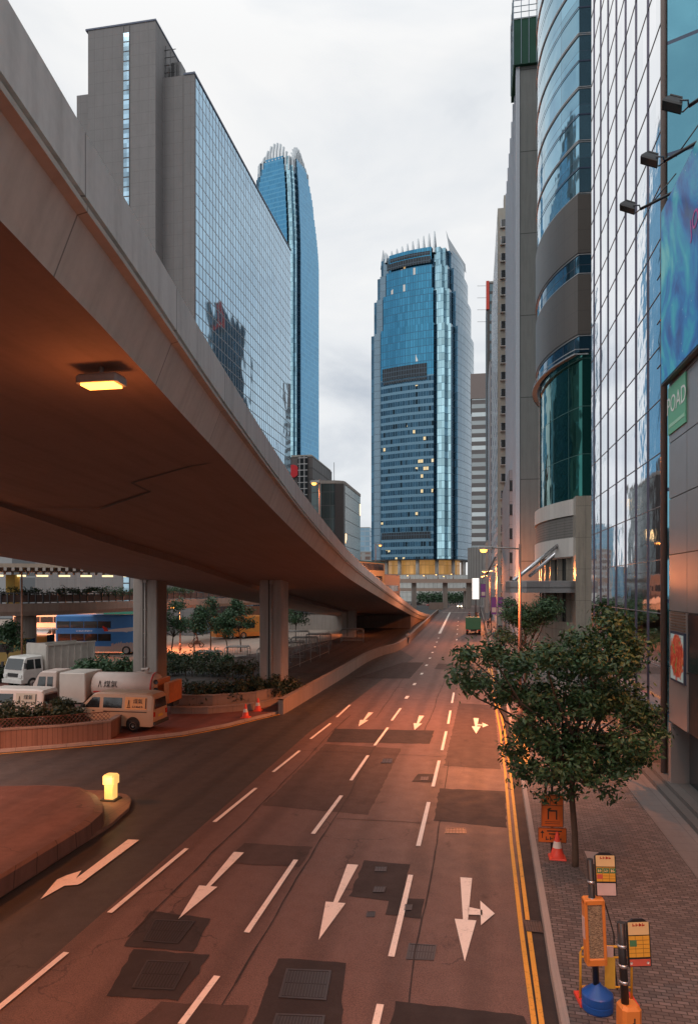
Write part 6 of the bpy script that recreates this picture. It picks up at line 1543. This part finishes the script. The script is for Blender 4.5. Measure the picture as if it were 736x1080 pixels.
# ------------------------------------------------------------------ manhole covers and gully
def cover(label, pts, n=12, z=.020, mat='cover steel', group='grated manhole covers'):
    P = [g(x,y) for x,y in pts]; o = P[3]; t = thing('manhole_cover', label, 'manhole cover', (o.x,o.y,z), 0, group)
    A_, B_, C_, D_ = [Vector((p.x-o.x,p.y-o.y,0)) for p in P]   # far-left, far-right, near-right, near-left
    def bl(u,v): return A_*(1-u)*(1-v)+B_*u*(1-v)+C_*u*v+D_*(1-u)*v
    m_ = bpy.data.materials.get(mat) or plain(mat, (.085,.082,.085), .45, .5, .3, 8)
    mb = MB(); w_ = .05
    for (u0,u1,v0,v1) in ((0,1,0,w_),(0,1,1-w_,1),(0,w_,w_,1-w_),(1-w_,1,w_,1-w_)): mb.prism([tuple(bl(u,v).xy) for u,v in ((u0,v1),(u1,v1),(u1,v0),(u0,v0))], 0, .012)
    mb.build('frame', m_, t); mb = MB()
    for k in range(n):
        u0 = w_+(1-2*w_)*(k+.2)/n; u1 = w_+(1-2*w_)*(k+.75)/n
        for v0, v1 in ((.07,.49),(.51,.93)): mb.prism([tuple(bl(u,v).xy) for u,v in ((u0,v1),(u1,v1),(u1,v0),(u0,v0))], 0.002, .009)
    mb.build('grate', m_, t); mb = MB(); mb.face([(*bl(u,v).xy,.0015) for u,v in ((0,1),(1,1),(1,0),(0,0))]); mb.build('plate', plain('cover plate', (.05,.047,.047), .5, .4) if 'cover plate' not in bpy.data.materials else bpy.data.materials['cover plate'], t)
cover('grated cover in a dark patch before the second arrow tip from the left', [(163,971.5),(206,973),(187.6,997),(151,994)])
cover('larger grated cover in the lower left dark patch', [(155,1014.5),(200,1016),(183.6,1046),(138.7,1044)])
cover('grated cover in the dark patch at the bottom middle', [(302,1023.5),(349.5,1025.5),(343.8,1057),(293.6,1054)], 14)
cover('grated cover cut by the bottom edge, nearest the camera', [(291,1071),(343,1073),(336,1108),(280,1104)], 14)
cover('square rough cover between the two right arrows', [(431,996),(460.5,998),(457.5,1014),(428,1013)], 9, .008)
cover('small cover upper in the dark patch right of an arrow', [(396,915.5),(408,915.5),(407,920.5),(395,920.5)], 4, .020)
cover('small cover lower in the dark patch right of an arrow', [(395,936.5),(407,936.5),(405,942.5),(393,942.5)], 4, .020)
cover('small cover on the lane line in its own dark patch', [(427,955.5),(435,955.5),(434,961.5),(426,961.5)], 4, .020)
cover('tiny cover between the dark patch and the arrow tip', [(387,962.5),(396,962.5),(395,968),(386,968)], 4, .006)
cover('small pale cover in the far brown patch', [(404,801),(414,801),(413,805.5),(402,805.5)], 3, .020)
cover('small pale cover beside the middle lane line', [(444,820),(452,820),(451,824),(443,824)], 3, .020)
cover('reddish utility cover under the dark repair near the yellow lines', [(470,874),(491,874),(492,880),(469,880)], 6, .006, 'reddish cover')
cover('kerbside gully grate across the double yellow lines', [(552,972),(570,974),(573,986),(555,984)], 6, .028)
# ------------------------------------------------------------------ terminus footbridge behind the columns
a = at(-60,640,64); b = at(60,640,67); c = at(200,635,90); d_ = at(300,630,118)
BP = [Vector((p.x,p.y,0)) for p in (a,b,c,d_)]; BP = catmull(BP, 4)
t = thing('covered_footbridge', 'pinkish concrete footbridge with planters crossing behind the columns', 'footbridge', tuple(BP[0])); O = BP[0]
nB = [nrm(BP,i) for i in range(len(BP))]
def sw(mb, prof):
    for i in range(len(BP)-1):
        for (o0,z0),(o1,z1) in zip(prof, prof[1:]):
            A_, B_ = BP[i]-O, BP[i+1]-O
            mb.face([A_+nB[i]*o0+Vector((0,0,z0)), B_+nB[i+1]*o0+Vector((0,0,z0)), B_+nB[i+1]*o1+Vector((0,0,z1)), A_+nB[i]*o1+Vector((0,0,z1))])
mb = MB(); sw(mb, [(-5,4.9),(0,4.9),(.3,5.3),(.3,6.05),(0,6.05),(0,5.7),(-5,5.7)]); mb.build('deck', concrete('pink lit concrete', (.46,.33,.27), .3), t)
mb = MB(); sw(mb, [(.15,6.95),(.15,7.05)]); 
for i in range(len(BP)-1):
    for k in range(5):
        p = BP[i].lerp(BP[i+1],k/5)-O+nB[i]*.15; mb.box(p.x-.06,p.x+.06,p.y-.06,p.y+.06,6.05,7.0)
mb.build('rail_post', M['steel'], t)
mb = MB(); sw(mb, [(-.1,6.15),(-.1,6.85)]); mb.build('rail_panel', plain('dusty pink rail panel', (.22,.14,.12), .7, 0, .4, 1.5), t)
for k, px in enumerate((17,)):
    p = at(px,660,66.5); mb = MB(); mb.lathe([(0.95,-.1),(.95,4.9)], 16, (p.x-O.x,p.y-O.y+1.5,0)); mb.build('pier', M['column_concrete'], t)
hedge('footbridge_planting', 'strip of green planting along the footbridge railing', [(p.x-.0,p.y+.5) for p in BP[:9]], .6, .9, 6.6, 6000, .12, 51, M['leaf2'], cat='planting', lump=.32)
t = thing('footbridge_roof', 'flat ribbed roof with a row of lit tubes over the footbridge', 'roof', tuple(at(-60,600,52).xy)+(0,)); O2 = t.location.copy()
e1 = at(-60,600,52); e2 = at(150,600,56); f1 = at(-60,600,69); f2 = at(150,600,74); mb = MB()
q = [Vector((p.x-O2.x,p.y-O2.y,0)) for p in (e1,e2,f2,f1)]
mb.prism([tuple(p.xy) for p in q], 9.05, 9.35); mb.build('slab', concrete('brown lit roof', (.34,.27,.21), .3), t)  # the slab's brown lighting is put into its base colour
mb = MB()
for k in range(26):
    u = (k+.5)/26; A_ = q[0].lerp(q[1],u); B_ = q[3].lerp(q[2],u); mb.prism([(A_.x,A_.y),(A_.x+.25,A_.y),(B_.x+.25,B_.y),(B_.x,B_.y)], 8.8, 9.045)
mb.build('rib', M['column_concrete'], t)
TE = emit('lit fluorescent tube', (1.,.78,.42), 1.6)
for k in range(9):
    u = (k+.2)/9; A_ = q[3].lerp(q[2],u)-Vector((0,.5,0)); B_ = q[3].lerp(q[2],u+.05)-Vector((0,.5,0)); mb = MB(); mb.prism([(A_.x,A_.y),(B_.x,B_.y),(B_.x,B_.y+.3),(A_.x,A_.y+.3)], 8.62, 8.79); mb.build('tube_light', TE, t)
mb = MB()
for px in (13.5,): 
    p = at(px,600,70.5); mb.box(p.x-O2.x-.5,p.x-O2.x+.5,p.y-O2.y-.4,p.y-O2.y+.4,5.7,8.8)
mb.build('roof_pillar', plain('yellow lit pillar', (.62,.45,.10), .6), t)  # yellow lamplight put into the pillar's own colour
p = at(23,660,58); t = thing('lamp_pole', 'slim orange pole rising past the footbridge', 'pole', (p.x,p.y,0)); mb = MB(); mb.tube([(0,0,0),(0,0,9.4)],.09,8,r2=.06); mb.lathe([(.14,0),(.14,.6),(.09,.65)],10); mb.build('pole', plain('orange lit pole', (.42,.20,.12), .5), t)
t = thing('bus_shelter', 'white awning shelter in front of the white coach', 'shelter', tuple(at(28,660,76).xy)+(0,)); mb = MB(); mb.box(-5.5,3.2,-.8,.8,2.95,3.1); mb.face([(-5.5,-.8,2.94),(3.2,-.8,2.94),(3.2,-1.3,2.6),(-5.5,-1.3,2.6)]); mb.build('awning', M['white'], t)
mb = MB()
for x in (-5,-2,1,3): mb.tube([(x,.3,0),(x,.3,2.95)],.06,6)
mb.build('post', M['grey_paint'], t)
p = at(197,650,112); t = thing('green_hoarding', 'green hoarding panel behind the yard trees', 'hoarding', (p.x,p.y,0)); mb = MB(); mb.box(-1.4,1.6,-.05,.05,2.0,5.2); mb.build('panel', M['net'], t)
mb = MB(); mb.tube([(-1.3,.1,0),(-1.3,.1,5.2)],.08,6); mb.tube([(1.5,.1,0),(1.5,.1,5.2)],.08,6); mb.build('post', M['steel'], t)
p = at(225,650,135); t = thing('yard_wall', 'low reddish brown wall at the back of the yard', 'wall', (p.x,p.y,0)); mb = MB(); mb.box(-16,14,0,.4,0,4.0); mb.build('wall_face', concrete('reddish yard wall', (.36,.17,.10), .5, (4,0,0,.05)), t)
p = at(345,650,125); t = thing('pale_hut', 'pale low hut under the flyover behind the third column', 'hut', (p.x,p.y,0)); mb = MB(); mb.bbox(-7,4,0,4,0,2.9,.2); mb.build('wall', concrete('pale hut wall', (.34,.30,.27), .4), t); mb = MB(); mb.box(-7.2,4.2,-.2,4.2,2.9,3.05); mb.build('roof', M['steel'], t)
# ------------------------------------------------------------------ people
def skin_figure(name, verts, edges, radii, mat, parent):
    me = bpy.data.meshes.new(name); me.from_pydata(verts, edges, []); o = bpy.data.objects.new(name, me); COL.objects.link(o)
    md = o.modifiers.new('skin', 'SKIN'); md.use_smooth_shade = True
    for v, r in zip(me.skin_vertices[0].data, radii): v.radius = (r, r)
    me.skin_vertices[0].data[0].use_root = True
    sb = o.modifiers.new('sub', 'SUBSURF'); sb.levels = 1; sb.render_levels = 1
    bpy.context.view_layer.update(); dg = bpy.context.evaluated_depsgraph_get(); m2 = bpy.data.meshes.new_from_object(o.evaluated_get(dg)); bpy.data.objects.remove(o)
    m2.materials.clear(); m2.materials.append(mat); o = bpy.data.objects.new(name, m2); COL.objects.link(o); o.parent = parent; return o
SK = plain('skin', (.42,.25,.17), .6)
def person(label, loc, rz, top_c, leg_c, group='pedestrians', stride=.22):
    t = thing('person', label, 'person', loc, rz, group)
    V = [(0,0,.95),(0,0,1.15),(0,0,1.38),(0,0,1.50),(0,0,1.60),(0,-.01,1.70)]
    E = [(0,1),(1,2),(2,3),(3,4),(4,5)]; r = [.14,.135,.16,.055,.085,.075]
    for s_ in (-1,1):
        b = len(V); V += [(s_*.18,0,1.40),(s_*.22,s_*.06,1.12),(s_*.20,s_*.16*1.0,.88),(s_*.20,s_*.19,.80)]; E += [(2,b),(b,b+1),(b+1,b+2),(b+2,b+3)]; r += [.065,.045,.035,.035]
        b = len(V); V += [(s_*.09,0,.88),(s_*.10,-s_*stride*.5,.48),(s_*.10,-s_*stride,.09),(s_*.10,-s_*stride-.13,.04)]; E += [(0,b),(b,b+1),(b+1,b+2),(b+2,b+3)]; r += [.095,.065,.045,.04]
    skin_figure('body', V, E, r, SK, t)
    Vt = [(0,0,.93),(0,0,1.15),(0,0,1.39)]; Et = [(0,1),(1,2)]; rt = [.155,.150,.175]
    for s_ in (-1,1):
        b = len(Vt); Vt += [(s_*.19,0,1.40),(s_*.22,s_*.05,1.17)]; Et += [(2,b),(b,b+1)]; rt += [.078,.058]
    skin_figure('shirt', Vt, Et, rt, top_c, t)
    Vl = [(0,0,.93)]; El = []; rl = [.15]
    for s_ in (-1,1):
        b = len(Vl); Vl += [(s_*.09,0,.87),(s_*.10,-s_*stride*.5,.48),(s_*.10,-s_*stride,.12)]; El += [(0,b),(b,b+1),(b+1,b+2)]; rl += [.105,.078,.06]
    skin_figure('trousers', Vl, El, rl, leg_c, t)
    mb = MB(); mb.lathe([(0,.135),(.05,.125),(.09,.08),(.095,.02),(.085,-.03)], 14, (0,.015,1.63)); mb.build('hair', M['dark'], t); return t
DC = plain('dark cloth', (.03,.03,.04), .8); LC = plain('pale cloth', (.50,.42,.38), .8); BC = plain('blue cloth', (.06,.09,.18), .8)
person('person in a pale top walking along the low road wall', tuple(g(430,680)), R(160), LC, DC)
for i, (x, y, lb, a_, b_) in enumerate(((2.9,66,'person in dark clothes on the pavement behind the street trees',DC,DC),(3.4,84,'person in a blue top further up the right pavement',BC,DC),(2.8,104,'person in a pale top waiting near the traffic signal',LC,BC),(4.4,96,'person in dark clothes beside the building wall far up the pavement',DC,BC),(3.9,72,'person in a pale top behind the street trees near the kerb',LC,DC),(2.4,128,'person in dark clothes crossing near the far banners',DC,DC),(.8,165,'person in a pale top crossing the far junction',LC,DC),(-1.2,170,'person in a blue top crossing the far junction',BC,DC),(4.9,120,'person in a pale top by the far building wall',LC,LC))):
    person(lb, (x,y,.13), i*1.3, a_, b_)
# motorcyclist in the yard
p = at(207,672,88); t = thing('motorcycle', 'small dark motorcycle in the pale yard', 'motorcycle', (p.x,p.y,0), R(20))
for x in (-.65,.65):
    mb = MB(); mb.lathe([(.2,-.04),(.30,-.04),(.32,0),(.30,.04),(.2,.04)], 16, (x,0,.32), ax='y'); mb.build('wheel', M['tyre'], t)
mb = MB(); mb.bbox(-.35,.45,-.12,.12,.4,.75,.05); mb.tube([(-.62,0,.32),(-.40,0,.95),(-.38,0,1.05)],.03,6); mb.tube([(-.38,-.3,1.05),(-.38,.3,1.05)],.02,6); mb.tube([(.3,0,.5),(.65,0,.32)],.04,6); mb.build('frame', M['black'], t)
mb = MB(); mb.bbox(.0,.62,-.12,.12,.76,.86,.03); mb.build('seat', M['rubber_trim'], t)
t = thing('person', 'rider in dark clothes seated on the motorcycle in the yard', 'person', (p.x,p.y,0), R(20))
V = [(.2,0,.92),(.16,0,1.15),(.08,0,1.38),(.04,0,1.50),(.0,0,1.62)]; E = [(0,1),(1,2),(2,3),(3,4)]; r = [.15,.15,.17,.06,.12]
for s_ in (-1,1):
    b = len(V); V += [(.06,s_*.19,1.36),(-.1,s_*.24,1.18),(-.34,s_*.24,1.07)]; E += [(2,b),(b,b+1),(b+1,b+2)]; r += [.065,.05,.04]
    b = len(V); V += [(.14,s_*.12,.88),(-.16,s_*.18,.78),(.0,s_*.2,.42),(-.08,s_*.2,.38)]; E += [(0,b),(b,b+1),(b+1,b+2),(b+2,b+3)]; r += [.1,.075,.055,.045]
skin_figure('body', V, E, r, DC, t); mb = MB(); mb.lathe([(0,.15),(.1,.12),(.15,.02),(.13,-.08),(0,-.1)], 14, (-.01,0,1.66)); mb.build('helmet', M['black'], t)
# ------------------------------------------------------------------ far junction
def elevated(name, label, d, z0, z1, px0, px1, cols):
    a, b = at(px0,600,d), at(px1,600,d); t = thing(name, label, 'elevated road', (a.x,a.y,0)); v = Vector((b.x-a.x,b.y-a.y,0)); L_ = v.length; t.rotation_euler = (0,0,math.atan2(v.y,v.x))
    mb = MB(); mb.box(0,L_,0,3,z0,z0+.5); mb.build('deck', M['column_concrete'], t); mb = MB(); mb.box(0,L_,-.2,0,z0,z1); mb.build('parapet', plain('pink lit parapet', (.55,.42,.35), .7), t)  # pink light on the parapet is put into its colour
    for c in cols:
        x = (c-px0)/(px1-px0)*L_; mb = MB(); mb.box(x-.8,x+.8,1,2.6,0,z0); mb.build('pier', M['column_concrete'], t)
elevated('elevated_road', 'upper elevated road crossing in front of the round podium', 255, 9.3, 10.7, 395, 500, (437,470,495))
elevated('elevated_road', 'lower elevated road crossing under the upper one', 268, 6.2, 7.3, 405, 500, (437,492))
M['far_green'] = M['leaf2']
hedge('verge_shrubs', 'green verge of shrubs behind the elevated roads', [at(440,600,300), at(500,600,300)], 4, 5.5, 0, 4000, .5, 61, M['leaf2'], 'shrubs', None, 1.6)
a = g(446,646); b = g(474,646); t = thing('underpass_wall', 'brown retaining wall at the far end of the road', 'wall', tuple(a)); mb = MB(); mb.box(0,b.x-a.x-3,28,28.5,0,2.4); mb.build('wall_face', M['wall_stone'], t)
p = at(501.5,621,118); t = thing('lit_white_sign', 'tall white lit sign board on a post at the junction', 'sign', (p.x,p.y,0)); mb = MB(); mb.bbox(-.55,.55,-.2,.2,p.z-1.75,p.z+1.75,.04); mb.build('board', emit('lit white board', (1.,.95,.9), .9), t); mb = MB(); mb.tube([(0,.3,0),(0,.3,p.z+1)],.12,8); mb.build('post', M['steel'], t)
def signal(label, loc, rz):
    t = thing('traffic_signal', label, 'traffic light', loc, rz, 'traffic signals'); mb = MB(); mb.tube([(0,0,0),(0,0,3.4)],.07,8); mb.build('post', M['steel'], t); mb = MB(); mb.bbox(-.2,.2,-.15,.15,2.5,3.5,.03); mb.build('signal_head', M['black'], t)
    for k, c in enumerate(((.2,.02,.01),(.2,.1,.01),(.02,.15,.06))):
        mb = MB(); mb.lathe([(0,0),(.1,0),(.1,-.03),(0,-.03)], 10, (0,-.15,3.3-k*.3), ax='y'); mb.build('signal_lens', plain('signal lens %d' % k, c, .3) if 'signal lens %d' % k not in bpy.data.materials else bpy.data.materials['signal lens %d' % k], t)
signal('traffic signal just below the white lit sign', tuple(g(502,668)), 0); signal('traffic signal on the right pavement near the purple banners', (2.7,118,.13), R(20)); signal('near traffic signal post beside the street lamp pole', (2.6,74,.13), R(10))
PU = plain('purple banner cloth', (.13,.04,.22), .6); PR = plain('dark magenta banner cloth', (.30,.04,.10), .6)
def banner(label, px0, px1, py0, py1, d, mat):
    a, b = at(px0,py1,d), at(px1,py0,d); t = thing('hanging_banner', label, 'banner', (a.x,a.y,0), 0, 'purple banners'); w_ = b.x-a.x
    mb = MB(); mb.box(0,w_,-.03,.03,a.z,b.z); mb.build('cloth', mat, t); mb = MB(); mb.box(.12*w_,.88*w_,-.045,-.035,a.z+(b.z-a.z)*.12,a.z+(b.z-a.z)*.4); mb.build('print', M['white_clad'] if w_ < 1.4 else PR, t); mb = MB(); mb.tube([(-.05,0,0),(-.05,0,b.z+.1)],.06,6); mb.tube([(-.05,0,b.z),(w_,0,b.z)],.04,6); mb.build('post', M['steel'], t)
banner('left one of the tall purple banners', 518,523.5,630,648,112,PU); banner('second tall purple banner from the left', 525,530.5,630,648,112,PU); banner('wide low banner left of the lamp pole', 533.5,543.5,636.5,642.5,100,PU); banner('wide low banner right of the lamp pole', 549,558,636,642,98,PU); banner('high purple banner beside the lit white sign', 507,512,616,630,120,PU)
def tall_pole(label, px, pyt, d): 
    p = at(px,pyt,d); t = thing('tall_pole', label, 'pole', (p.x,p.y,.13), 0, 'tall slim poles'); mb = MB(); mb.tube([(0,0,0),(0,0,p.z)],.09,7,r2=.05); mb.build('pole', M['grey_paint'], t); mb = MB(); mb.box(-.5,.06,-.12,.12,p.z-.1,p.z+.05); mb.build('bracket', M['steel'], t)
tall_pole('slim pole behind the street lamp near the banners', 524.5,598,88); tall_pole('slim pole further left at the kerb', 511,610,120)
p = at(513,598,140); t = thing('slanting_crane_arm', 'dark slanting bracket on the wall beside the far lamps', 'bracket', tuple(p)); mb = MB(); mb.tube([(0,0,-1.6),(1.7,0,2.0)],.18,6); mb.build('arm', M['steel'], t)
